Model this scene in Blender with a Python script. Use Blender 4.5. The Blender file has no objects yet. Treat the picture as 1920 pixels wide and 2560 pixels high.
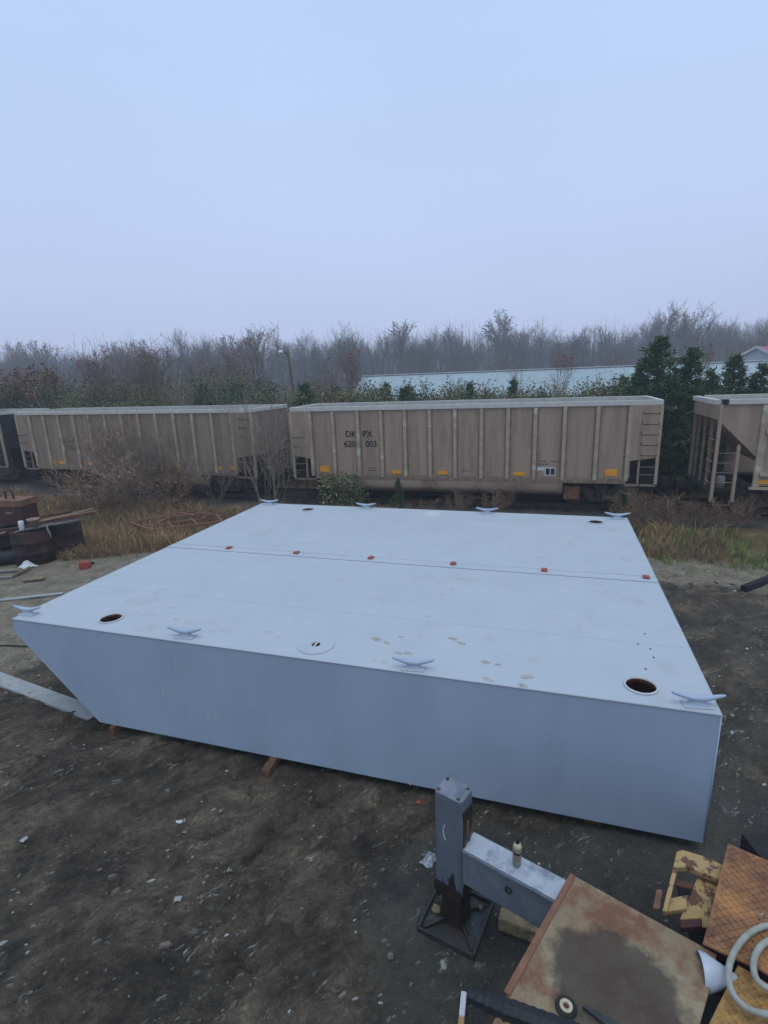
import bpy, bmesh, math, random
from mathutils import Vector, Matrix, noise as mnoise
R = math.radians
random.seed(7)
scene = bpy.context.scene
col = scene.collection
# ------------------------------------------------------------------ camera
F_PX, PITCH, ROLL, CAM_H = 1322.67, 0.2545, -0.0384, 5.6
fw = Vector((0, math.cos(PITCH), -math.sin(PITCH)))
rt0 = Vector((1, 0, 0)); up0 = rt0.cross(fw)
rt = (math.cos(ROLL)*rt0 + math.sin(ROLL)*up0).normalized()
up = rt.cross(fw).normalized()
cd = bpy.data.cameras.new('camera'); cam = bpy.data.objects.new('camera', cd); col.objects.link(cam)
cam.matrix_world = Matrix(((rt.x, up.x, -fw.x, 0), (rt.y, up.y, -fw.y, 0), (rt.z, up.z, -fw.z, CAM_H), (0, 0, 0, 1)))
cd.sensor_fit = 'VERTICAL'; cd.sensor_height = 36; cd.lens = F_PX/2560*36
cd.clip_start = 0.05; cd.clip_end = 3000
scene.camera = cam
scene.render.resolution_x = 768; scene.render.resolution_y = 1024
# ------------------------------------------------------------------ sky, sun, exposure
SUN_EL, SUN_AZ = R(76), R(168)       # azimuth from +Y towards +X; high soft light, a little behind the camera
w = bpy.data.worlds.new('World'); scene.world = w; w.use_nodes = True
nt = w.node_tree; nt.nodes.clear()
wo = nt.nodes.new('ShaderNodeOutputWorld'); bg = nt.nodes.new('ShaderNodeBackground')
sky = nt.nodes.new('ShaderNodeTexSky'); sky.sky_type = 'NISHITA'; sky.sun_disc = False
sky.sun_elevation = SUN_EL; sky.sun_rotation = SUN_AZ
sky.air_density = 2; sky.dust_density = 4; sky.ozone_density = 2
tc = nt.nodes.new('ShaderNodeTexCoord'); sep = nt.nodes.new('ShaderNodeSeparateXYZ')
nt.links.new(tc.outputs['Generated'], sep.inputs[0])
rmp = nt.nodes.new('ShaderNodeValToRGB')                       # even overcast cloud deck
rmp.color_ramp.elements[0].position = 0.0; rmp.color_ramp.elements[0].color = (5.45, 6.25, 8.95, 1)
rmp.color_ramp.elements[1].position = 0.75; rmp.color_ramp.elements[1].color = (4.5, 6.6, 9.4, 1)
nt.links.new(sep.outputs['Z'], rmp.inputs[0])
nz = nt.nodes.new('ShaderNodeTexNoise'); nz.inputs['Scale'].default_value = 1.6; nz.inputs['Detail'].default_value = 4
mpn = nt.nodes.new('ShaderNodeMapping'); mpn.inputs['Scale'].default_value = (1, 1, 2.2)
nt.links.new(tc.outputs['Generated'], mpn.inputs[0]); nt.links.new(mpn.outputs[0], nz.inputs[0])
mr = nt.nodes.new('ShaderNodeMapRange'); mr.inputs[1].default_value = .3; mr.inputs[2].default_value = .7
mr.inputs[3].default_value = .96; mr.inputs[4].default_value = 1.04
nt.links.new(nz.outputs[0], mr.inputs[0])
vm = nt.nodes.new('ShaderNodeVectorMath'); vm.operation = 'SCALE'
nt.links.new(rmp.outputs[0], vm.inputs[0]); nt.links.new(mr.outputs[0], vm.inputs['Scale'])
mx = nt.nodes.new('ShaderNodeMix'); mx.data_type = 'RGBA'; mx.inputs[0].default_value = 0.9
nt.links.new(sky.outputs[0], mx.inputs[6]); nt.links.new(vm.outputs[0], mx.inputs[7])
nt.links.new(mx.outputs[2], bg.inputs[0]); bg.inputs[1].default_value = 0.1
nt.links.new(bg.outputs[0], wo.inputs[0])
sl = bpy.data.lights.new('sun', 'SUN'); sl.energy = 1.0; sl.angle = R(40); sl.color = (.88, .94, 1)
so = bpy.data.objects.new('sun', sl); col.objects.link(so)
sdir = Vector((math.sin(SUN_AZ)*math.cos(SUN_EL), math.cos(SUN_AZ)*math.cos(SUN_EL), math.sin(SUN_EL)))
so.rotation_euler = sdir.to_track_quat('Z', 'Y').to_euler(); so.location = (0, 0, 40)
vs = scene.view_settings; vs.view_transform = 'Standard'; vs.look = 'None'; vs.exposure = 0.12; vs.gamma = 1.0
vs.use_curve_mapping = False
scene.render.engine = 'CYCLES'
scene.cycles.volume_bounces = 1; scene.cycles.max_bounces = 6; scene.cycles.diffuse_bounces = 3

# ------------------------------------------------------------------ helpers
def ray(x, y): return fw + rt*((x-960)/F_PX) - up*((y-1280)/F_PX)
def P(x, y, z=0.0):
    d = ray(x, y); t = (z-CAM_H)/d.z; return Vector((d.x*t, d.y*t, z))
def PY(x, y, Y):
    d = ray(x, y); t = Y/d.y; return Vector((d.x*t, Y, CAM_H+d.z*t))
def fbm(x, y, s, o=4, seed=0.): return mnoise.fractal(Vector((x*s+seed, y*s-seed, seed*1.7)), 1.0, 2.0, o)

class MB:
    def __init__(s): s.v = []; s.f = []
    def add(s, vs, fs):
        b = len(s.v); s.v += [Vector(q) for q in vs]; s.f += [tuple(b+i for i in f) for f in fs]; return s
    def box(s, x0, x1, y0, y1, z0, z1):
        return s.add([(x0,y0,z0),(x1,y0,z0),(x1,y1,z0),(x0,y1,z0),(x0,y0,z1),(x1,y0,z1),(x1,y1,z1),(x0,y1,z1)],
          [(0,3,2,1),(4,5,6,7),(0,1,5,4),(1,2,6,5),(2,3,7,6),(3,0,4,7)])
    def bar(s, a, b, wd, ht=None, upv=(0,0,1)):
        a, b = Vector(a), Vector(b); ht = wd if ht is None else ht
        d = (b-a).normalized(); u = Vector(upv)
        if abs(d.dot(u)) > .97: u = Vector((0,1,0))
        sd = d.cross(u).normalized(); u = sd.cross(d).normalized()
        c = [(-1,-1),(1,-1),(1,1),(-1,1)]
        vs = [q + sd*(i*wd/2) + u*(j*ht/2) for q in (a,b) for i,j in c]
        return s.add(vs, [(3,2,1,0),(4,5,6,7),(0,1,5,4),(1,2,6,5),(2,3,7,6),(3,0,4,7)])
    def prism(s, poly, ex):
        n = len(poly); ex = Vector(ex); p = [Vector(q) for q in poly]
        nrm = Vector((0,0,0))
        for i in range(n): nrm += p[i].cross(p[(i+1)%n])
        if nrm.dot(ex) < 0: p.reverse()
        vs = p + [q+ex for q in p]
        fs = [tuple(range(n-1,-1,-1)), tuple(range(n,2*n))] + [(i,(i+1)%n,n+(i+1)%n,n+i) for i in range(n)]
        return s.add(vs, fs)
    def tube(s, path, rad, n=6, cap=True):
        path = [Vector(q) for q in path]
        if not hasattr(rad, '__len__'): rad = [rad]*len(path)
        b = len(s.v); m = len(path); prev = None
        for i, q in enumerate(path):
            d = (path[min(i+1,m-1)]-path[max(i-1,0)])
            d = d.normalized() if d.length > 1e-9 else Vector((0,0,1))
            if prev is None:
                u = d.orthogonal().normalized()
            else:
                u = prev - d*prev.dot(d); u = u.normalized() if u.length > 1e-6 else d.orthogonal().normalized()
            prev = u; v = d.cross(u)
            for k in range(n):
                a = 2*math.pi*k/n; s.v.append(q + (u*math.cos(a)+v*math.sin(a))*rad[i])
        for i in range(m-1):
            for k in range(n):
                s.f.append((b+i*n+k, b+i*n+(k+1)%n, b+(i+1)*n+(k+1)%n, b+(i+1)*n+k))
        if cap:
            s.f.append(tuple(b+k for k in range(n-1,-1,-1))); s.f.append(tuple(b+(m-1)*n+k for k in range(n)))
        return s
    def lathe(s, prof, o=(0,0,0), ax=(0,0,1), n=24):
        o = Vector(o); ax = Vector(ax).normalized(); u = ax.orthogonal().normalized(); v = ax.cross(u)
        b = len(s.v); m = len(prof)
        for r, h in prof:
            for k in range(n):
                a = 2*math.pi*k/n; s.v.append(o + ax*h + (u*math.cos(a)+v*math.sin(a))*max(r,1e-4))
        for i in range(m-1):
            for k in range(n):
                s.f.append((b+i*n+k, b+i*n+(k+1)%n, b+(i+1)*n+(k+1)%n, b+(i+1)*n+k))
        return s
    def xf(s, M):
        s.v = [M @ q for q in s.v]; return s
    def mesh(s, name, m, smooth=False, bev=0):
        me = bpy.data.meshes.new(name); me.from_pydata([tuple(q) for q in s.v], [], s.f)
        if bev:
            bm = bmesh.new(); bm.from_mesh(me)
            es = [e for e in bm.edges if len(e.link_faces) == 2 and e.calc_face_angle(0) > .5]
            bmesh.ops.bevel(bm, geom=es, offset=bev, segments=2, affect='EDGES', clamp_overlap=True)
            bm.to_mesh(me); bm.free()
        if m: me.materials.append(m)
        if smooth:
            for p in me.polygons: p.use_smooth = True
        me.update(); return me
    def build(s, name, m, parent=None, smooth=False, bev=0, world=False):
        if world and parent is not None:
            top = parent
            while top.parent: top = top.parent
            s.xf((Matrix.Translation(top.location) @ top.rotation_euler.to_matrix().to_4x4()).inverted())
        return link(name, s.mesh(name, m, smooth, bev), parent)
def link(name, me, parent=None):
    o = bpy.data.objects.new(name, me); col.objects.link(o)
    if parent is not None: o.parent = parent
    return o
def tag(o, label, cat, group=None):
    o['label'] = label; o['category'] = cat
    if group: o['group'] = group
    return o
def thing(name, label, cat, loc=(0,0,0), rz=0, group=None):
    o = bpy.data.objects.new(name, None); col.objects.link(o); o.empty_display_size = .2
    o.location = loc; o.rotation_euler = (0,0,rz); return tag(o, label, cat, group)
def struct(o): o['kind'] = 'structure'; return o
def stuff(o, label=None, cat=None):
    o['kind'] = 'stuff'
    if label: o['label'] = label; o['category'] = cat
    return o
def copy_tree(o, parent=None):
    c = o.copy(); col.objects.link(c); c.parent = parent
    for ch in list(o.children): copy_tree(ch, c)
    return c

# ------------------------------------------------------------------ materials
def mat(name, c1, c2=None, scale=6, rough=.75, bump=0, c3=None, t3=.62, s3=2.5, metal=0, stretch=(1,1,1), island=0, spec=.3,
        bscale=None, detail=6, w3=.06, r3=None, trans=0):
    m = bpy.data.materials.new(name); m.use_nodes = True
    N = m.node_tree.nodes; L = m.node_tree.links; b = N['Principled BSDF']
    b.inputs['Roughness'].default_value = rough; b.inputs['Metallic'].default_value = metal
    b.inputs['Specular IOR Level'].default_value = spec
    c2 = c2 or tuple(q*.7 for q in c1)
    tcx = N.new('ShaderNodeTexCoord'); mp = N.new('ShaderNodeMapping'); mp.inputs['Scale'].default_value = stretch
    L.new(tcx.outputs['Object'], mp.inputs[0])
    n1 = N.new('ShaderNodeTexNoise'); n1.inputs['Scale'].default_value = scale; n1.inputs['Detail'].default_value = detail
    n1.inputs['Roughness'].default_value = .65
    L.new(mp.outputs[0], n1.inputs[0])
    rp = N.new('ShaderNodeValToRGB'); rp.color_ramp.elements[0].position = .32; rp.color_ramp.elements[1].position = .68
    rp.color_ramp.elements[0].color = (*c2, 1); rp.color_ramp.elements[1].color = (*c1, 1)
    L.new(n1.outputs[0], rp.inputs[0]); out = rp.outputs[0]
    if c3:
        n2 = N.new('ShaderNodeTexNoise'); n2.inputs['Scale'].default_value = s3; n2.inputs['Detail'].default_value = 9
        n2.inputs['Roughness'].default_value = .7
        L.new(mp.outputs[0], n2.inputs[0])
        r2 = N.new('ShaderNodeMapRange'); r2.inputs[1].default_value = t3-w3; r2.inputs[2].default_value = t3+w3
        L.new(n2.outputs[0], r2.inputs[0])
        mxx = N.new('ShaderNodeMix'); mxx.data_type = 'RGBA'; mxx.inputs[7].default_value = (*c3, 1)
        L.new(r2.outputs[0], mxx.inputs[0]); L.new(out, mxx.inputs[6]); out = mxx.outputs[2]
        if r3 is not None:
            rr = N.new('ShaderNodeMapRange'); rr.inputs[3].default_value = rough; rr.inputs[4].default_value = r3
            L.new(r2.outputs[0], rr.inputs[0]); L.new(rr.outputs[0], b.inputs['Roughness'])
    if island:
        g = N.new('ShaderNodeNewGeometry'); mr2 = N.new('ShaderNodeMapRange')
        mr2.inputs[3].default_value = 1-island; mr2.inputs[4].default_value = 1+island
        L.new(g.outputs['Random Per Island'], mr2.inputs[0])
        hs = N.new('ShaderNodeHueSaturation'); L.new(out, hs.inputs['Color']); L.new(mr2.outputs[0], hs.inputs['Value'])
        mr3 = N.new('ShaderNodeMapRange'); mr3.inputs[3].default_value = .5+island*.08; mr3.inputs[4].default_value = .5-island*.08
        L.new(g.outputs['Random Per Island'], mr3.inputs[0]); L.new(mr3.outputs[0], hs.inputs['Hue'])
        out = hs.outputs[0]
    L.new(out, b.inputs['Base Color'])
    if bump:
        n3 = N.new('ShaderNodeTexNoise'); n3.inputs['Scale'].default_value = bscale or scale*3; n3.inputs['Detail'].default_value = 8
        L.new(mp.outputs[0], n3.inputs[0]); bp = N.new('ShaderNodeBump'); bp.inputs['Strength'].default_value = bump
        bp.inputs['Distance'].default_value = .02
        L.new(n3.outputs[0], bp.inputs['Height']); L.new(bp.outputs[0], b.inputs['Normal'])
    return m
M = {}
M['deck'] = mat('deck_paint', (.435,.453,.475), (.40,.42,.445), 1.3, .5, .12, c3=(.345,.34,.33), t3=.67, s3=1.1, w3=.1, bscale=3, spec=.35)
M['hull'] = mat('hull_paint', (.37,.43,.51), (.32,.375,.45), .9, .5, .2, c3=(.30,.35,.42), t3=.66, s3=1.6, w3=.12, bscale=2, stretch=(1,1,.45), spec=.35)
M['oversp'] = mat('overspray', (.40,.40,.39), (.27,.265,.25), 2.5, .8, .2, c3=(.16,.135,.11), t3=.60, s3=2.5, w3=.1)
def buckle(m, sc, dist):
    N = m.node_tree.nodes; L = m.node_tree.links; b = N['Principled BSDF']; t = N.new('ShaderNodeTexCoord')
    wv = N.new('ShaderNodeTexWave'); wv.wave_type = 'BANDS'; wv.bands_direction = 'X'; wv.inputs['Scale'].default_value = sc
    wv.inputs['Distortion'].default_value = 1.5; wv.inputs['Detail'].default_value = 1; wv.inputs['Detail Scale'].default_value = .6
    L.new(t.outputs['Object'], wv.inputs[0]); bp = N.new('ShaderNodeBump'); bp.inputs['Strength'].default_value = .5; bp.inputs['Distance'].default_value = dist
    L.new(wv.outputs['Fac'], bp.inputs['Height'])
    if b.inputs['Normal'].links: L.new(b.inputs['Normal'].links[0].from_socket, bp.inputs['Normal'])
    L.new(bp.outputs[0], b.inputs['Normal'])
buckle(M['hull'], .5, .02); buckle(M['deck'], .5, .008)
M['weld'] = mat('weld_line', (.42,.437,.457), (.455,.475,.495), 9, .7)
M['seam'] = mat('seam_dark', (.10,.10,.10), (.05,.05,.05), 8, .8)
M['rim'] = mat('rim_paint', (.56,.56,.56), (.44,.44,.44), 14, .6)
M['rustwell'] = mat('tank_rust', (.24,.10,.045), (.11,.045,.022), 9, .9, .4)
M['footmud'] = mat('dried_mud', (.27,.225,.18), (.45,.44,.43), 22, .9)
M['mudfaint'] = mat('dried_mud_faint', (.38,.35,.315), (.465,.47,.48), 22, .8)
M['redlug'] = mat('red_lug_paint', (.42,.08,.05), (.24,.06,.04), 10, .6)
M['car'] = mat('car_paint', (.39,.28,.20), (.32,.228,.162), 1.3, .7, .1, c3=(.255,.18,.128), t3=.57, s3=1.0, w3=.09, stretch=(2.4,1,.28), spec=.2)
M['tubpaint'] = mat('tub_paint', (.42,.30,.215), (.33,.235,.165), 2, .75, .15, c3=(.19,.135,.098), t3=.6, s3=1.2, w3=.1)
M['carlt'] = mat('car_rib', (.43,.345,.24), (.32,.245,.165), 3, .7, .1, c3=(.50,.45,.34), t3=.60, s3=1.1, w3=.03, stretch=(.3,.3,1.4))
M['flange'] = mat('rib_flange_shadow', (.16,.11,.072), (.30,.22,.148), 9, .8, .1, stretch=(1,1,.6))  # shadow lines beside the wagon ribs are put into this dark colour
M['carrim'] = mat('car_rim', (.58,.55,.49), (.46,.43,.37), 4, .7, .1, c3=(.22,.15,.10), t3=.70, s3=3)
M['cardark'] = mat('car_under', (.03,.026,.023), (.014,.012,.011), 5, .8, .2)
M['carred'] = mat('car_red', (.11,.03,.028), (.07,.022,.022), 3, .7)
M['carblack'] = mat('car_black', (.035,.03,.028), (.02,.018,.017), 3, .75)
M['rustdark'] = mat('truck_rust', (.10,.065,.047), (.04,.028,.022), 7, .9, .3)
M['orange'] = mat('reflector_orange', (.85,.36,.015), (.7,.27,.015), 20, .5)
M['letter'] = mat('letter_black', (.022,.018,.016), (.045,.035,.03), 20, .7)
M['letterold'] = mat('letter_faded', (.10,.072,.055), (.15,.11,.085), 6, .7)
M['white'] = mat('white_paint', (.62,.63,.62), (.5,.5,.5), 12, .6)
M['navy'] = mat('navy_plate', (.012,.014,.035), (.02,.02,.04), 12, .6)
M['blue'] = mat('blue_bearing', (.03,.12,.32), (.02,.07,.2), 16, .5)
M['wood'] = mat('timber', (.17,.085,.045), (.075,.04,.024), 3, .85, .3, stretch=(8,8,1))
M['woodpale'] = mat('timber_pale', (.33,.25,.14), (.16,.11,.06), 5, .8, .3, c3=(.07,.05,.03), t3=.6, s3=3)
M['rust'] = mat('rust', (.12,.05,.028), (.055,.028,.02), 5, .9, .35, c3=(.03,.02,.017), t3=.58, s3=3)
M['rustdk'] = mat('rust_black', (.075,.034,.024), (.03,.017,.014), 3, .9, .4, c3=(.014,.011,.011), t3=.55, s3=2)
M['rustbox'] = mat('rust_maroon', (.085,.032,.028), (.05,.022,.02), 4, .85, .2, c3=(.035,.02,.018), t3=.62, s3=2)
M['rustedge'] = mat('rust_brown_edge', (.24,.115,.065), (.13,.06,.036), 6, .85, .2)
M['boardpink'] = mat('board_pinkish', (.36,.24,.18), (.25,.16,.12), 3, .85, .2)
M['boardgrey'] = mat('board_grey', (.27,.25,.22), (.18,.16,.14), 3, .85, .2)
M['rail'] = mat('rail_steel', (.08,.05,.038), (.05,.03,.025), 6, .6)
M['tie'] = mat('tie_timber', (.045,.034,.026), (.025,.02,.016), 5, .9, .3)
M['jack'] = mat('jack_paint', (.14,.157,.185), (.10,.112,.133), 4, .38, .1, c3=(.05,.045,.04), t3=.72, s3=2.5, r3=.7, spec=.5)
M['beam'] = mat('beam_paint', (.165,.178,.205), (.11,.118,.138), 3, .42, .08, c3=(.22,.23,.25), t3=.6, s3=2.2, w3=.12, spec=.5)
M['armtop'] = mat('arm_top_overspray', (.42,.435,.46), (.33,.345,.375), 3, .45, .05, c3=(.17,.18,.21), t3=.56, s3=3.2, w3=.07, spec=.5)
M['grease'] = mat('grease_rust', (.035,.022,.014), (.012,.009,.007), 9, .5, .5, c3=(.10,.045,.02), t3=.63, s3=5, spec=.4)
M['padsteel'] = mat('pad_steel', (.05,.05,.052), (.022,.021,.021), 6, .5, .3, c3=(.045,.03,.02), t3=.6, s3=4)
M['water'] = mat('wet_pool', (.03,.032,.036), (.022,.023,.026), 3, .3, 0, spec=.5)
M['bolt'] = mat('bolt', (.22,.21,.2), (.07,.05,.04), 30, .45, metal=.5)
M['black'] = mat('rubber_black', (.02,.02,.022), (.012,.012,.013), 12, .55, .2)
M['yellow'] = mat('yellow_steel', (.46,.31,.13), (.34,.215,.085), 5, .75, .3, c3=(.13,.06,.038), t3=.53, s3=5, w3=.02)
M['cone'] = mat('cone_plastic', (.44,.46,.50), (.40,.42,.46), 5, .35, spec=.5)
M['hose'] = mat('hose_white', (.34,.335,.28), (.24,.235,.19), 12, .5)
M['cream'] = mat('cream_ring', (.58,.5,.36), (.4,.3,.18), 30, .6)
M['can'] = mat('can_label', (.30,.26,.15), (.17,.15,.09), 30, .35, spec=.5)
M['candark'] = mat('can_dark', (.012,.012,.012), (.02,.02,.02), 20, .4)
M['foil'] = mat('foil_wrapper', (.42,.43,.44), (.16,.15,.17), 25, .4, .4, c3=(.2,.05,.08), t3=.68, s3=14)
M['chip'] = mat('paint_chip', (.40,.40,.37), (.20,.19,.165), 3, .7, island=.5)
M['stone'] = mat('stone', (.14,.12,.095), (.075,.062,.05), 3, .85, island=.5)
M['clod'] = mat('dirt_clod', (.085,.065,.048), (.05,.038,.03), 5, .95, .3)
M['barnroof'] = mat('barn_roof', (.33,.385,.385), (.28,.335,.335), .35, .5, .05, spec=.3)
M['barnwall'] = mat('barn_wall', (.5,.52,.54), (.42,.44,.46), .5, .6)
M['redroof'] = mat('red_roof', (.36,.085,.085), (.28,.06,.06), .5, .6)
M['pole'] = mat('pole_wood', (.10,.075,.05), (.06,.045,.03), 3, .9, stretch=(4,4,.5))
def bark(n, a, b): return mat(n, a, b, 2, .9)
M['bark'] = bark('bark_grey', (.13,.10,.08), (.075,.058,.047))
M['twig'] = bark('twig_brown', (.24,.175,.13), (.14,.10,.078))
M['twig2'] = bark('twig_tan', (.30,.225,.165), (.18,.13,.095))
M['twigpale'] = bark('twig_pale', (.33,.265,.20), (.19,.145,.11))
M['barkpale'] = bark('bark_pale', (.26,.24,.21), (.13,.11,.1))
M['farbark'] = bark('far_bark_hazed', (.135,.115,.105), (.09,.078,.074))  # grey bark lightened so its colour carries some of the distance haze
M['leafbrown'] = mat('leaf_brown', (.24,.10,.05), (.13,.058,.032), .7, .8, island=.45)
M['leafred'] = mat('leaf_red', (.30,.05,.035), (.17,.03,.025), 2, .7, island=.4)
M['leafpink'] = mat('leaf_pink', (.46,.24,.17), (.3,.12,.085), 2, .7, island=.4)
M['leafolive'] = mat('leaf_olive', (.17,.16,.06), (.09,.095,.036), .8, .7, island=.5)
M['leafyel'] = mat('leaf_yellowgreen', (.28,.235,.09), (.14,.13,.05), .9, .7, island=.5)
M['leafdk'] = mat('leaf_dark', (.065,.095,.038), (.034,.054,.023), 1.2, .6, island=.5)
M['cedar'] = mat('cedar_needles', (.095,.15,.055), (.042,.078,.032), 1.0, .75, island=.6)
M['vine'] = mat('vine_leaf', (.17,.19,.06), (.05,.075,.026), 3, .4, island=.6, spec=.5)
M['straw'] = mat('straw_grass', (.42,.295,.135), (.24,.155,.07), .8, .85, island=.5)
M['weed'] = mat('weed_brown', (.28,.175,.105), (.16,.10,.065), .9, .9, island=.5)
M['green'] = mat('grass_green', (.21,.27,.07), (.12,.165,.05), 1.1, .8, island=.4)

M['plate'] = mat('tread_plate_worn', (.31,.245,.15), (.20,.135,.08), 2.2, .7, .3, c3=(.17,.075,.038), t3=.52, s3=2.6, w3=.08)
M['plateorange'] = mat('tread_plate_orange', (.46,.215,.075), (.29,.125,.05), 4, .7, .3, c3=(.14,.062,.036), t3=.51, s3=2.6, w3=.12)
M['plateyellow'] = mat('tread_plate_yellow', (.46,.26,.075), (.31,.16,.05), 4, .7, .3, c3=(.16,.075,.036), t3=.55, s3=3, w3=.08)

def stain(m, cx, cy, rx, ry, colr, rough):
    """dried-in wet patch of its own shape on the plate"""
    N = m.node_tree.nodes; L = m.node_tree.links; b = N['Principled BSDF']; t = N.new('ShaderNodeTexCoord')
    mp = N.new('ShaderNodeMapping'); mp.vector_type = 'TEXTURE'; mp.inputs['Location'].default_value = (cx,cy,0); mp.inputs['Scale'].default_value = (rx,ry,100)
    mp.inputs['Rotation'].default_value = (0,0,R(-40))
    L.new(t.outputs['Object'], mp.inputs[0]); ln = N.new('ShaderNodeVectorMath'); ln.operation = 'LENGTH'; L.new(mp.outputs[0], ln.inputs[0])
    n = N.new('ShaderNodeTexNoise'); n.inputs['Scale'].default_value = 4.5; n.inputs['Detail'].default_value = 9; n.inputs['Roughness'].default_value = .65; L.new(t.outputs['Object'], n.inputs[0])
    ad = N.new('ShaderNodeMath'); ad.operation = 'MULTIPLY_ADD'; ad.inputs[1].default_value = 1.1; L.new(n.outputs[0], ad.inputs[0]); L.new(ln.outputs['Value'], ad.inputs[2])
    mr = N.new('ShaderNodeMapRange'); mr.inputs[1].default_value = 1.40; mr.inputs[2].default_value = 1.62; mr.inputs[3].default_value = .8; mr.inputs[4].default_value = 0; L.new(ad.outputs[0], mr.inputs[0])
    x = N.new('ShaderNodeMix'); x.data_type = 'RGBA'; x.inputs[7].default_value = (*colr,1); prev = b.inputs['Base Color'].links[0].from_socket
    L.new(mr.outputs[0], x.inputs[0]); L.new(prev, x.inputs[6]); L.new(x.outputs[2], b.inputs['Base Color'])
    r_ = N.new('ShaderNodeMapRange'); r_.inputs[3].default_value = b.inputs['Roughness'].default_value; r_.inputs[4].default_value = rough
    L.new(mr.outputs[0], r_.inputs[0]); L.new(r_.outputs[0], b.inputs['Roughness'])
# ------------------------------------------------------------------ ground
TH = 0.288; RE = Vector((math.cos(TH), -math.sin(TH), 0)); RN = Vector((math.sin(TH), math.cos(TH), 0))
def sstep(a, b, x):
    t = max(0, min(1, (x-a)/(b-a))); return t*t*(3-2*t)
def edge_s(x):            # far edge of the trodden yard, in metres along RN
    return 14.0 + 2.2*sstep(-10, 6, x) - 1.4*sstep(-7, -13, x)
def sval(x, y): return x*RN.x + y*RN.y
def track_bend(x, y):     # track curves away on the left
    xl = x*RE.x + y*RE.y
    d = max(0, -9.6-xl); return sval(x, y) - .0065*d*d*1.0
def base_h(x, y):
    s = track_bend(x, y)
    return .22*sstep(15.5, 19.2, s) + .0*s + .9*sstep(60, 130, y) + 2.0*sstep(110, 240, y)
def gz(x, y):
    h = base_h(x, y); s = sval(x, y)
    yard = 1 - sstep(edge_s(x)-.6, edge_s(x)+.8, s)
    h += .020*fbm(x, y, .7, 3, 3.1) + .05*(1-yard)*fbm(x, y, .5, 3, 9)
    if yard > 0 and y > 2:
        # churned mud with drag furrows running up to the right
        u = x*math.cos(.55) + y*math.sin(.55); v = -x*math.sin(.55) + y*math.cos(.55)
        nn = fbm(u*.35+.4*fbm(x,y,.5,2,5), v*1.5, 1.0, 5, 1.3)
        left = sstep(2.0, -3.0, x) * sstep(13, 8, y)
        h += yard*(.02+.085*left)*(abs(nn)*1.6-.35)
        n2 = fbm(u*.5+.5*fbm(x,y,.8,2,7), v*1.1, 1.0, 4, 7.7)
        h -= yard*(.012+.12*left)*math.exp(-(n2/.045)**2)*sstep(-.1,.25,fbm(x,y,.6,2,31))
        h += yard*(.016*fbm(x, y, 3.2, 4, 2.2) + .010*fbm(x, y, 7.5, 2, 4.2))
    return h
def axis(segs):
    out = []
    for a, b, st in segs:
        n = max(1, int(round((b-a)/st))); out += [a+(b-a)*i/n for i in range(n)]
    out.append(segs[-1][1]); return out
gx = axis([(-260,-60,20),(-60,-18,2.5),(-18,-9,.3),(-9,-6.5,.12),(-6.5,4.5,.05),(4.5,13,.2),(13,60,2.5),(60,260,20)])
gy = axis([(-60,-4,8),(-4,2,1),(2,2.8,.2),(2.8,8.6,.05),(8.6,20,.2),(20,34,1),(34,80,3),(80,260,15)])
gm = MB(); W_ = len(gx)
gm.v = [Vector((x, y, gz(x, y))) for y in gy for x in gx]
gm.f = [(j*W_+i, j*W_+i+1, (j+1)*W_+i+1, (j+1)*W_+i) for j in range(len(gy)-1) for i in range(W_-1)]
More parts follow.
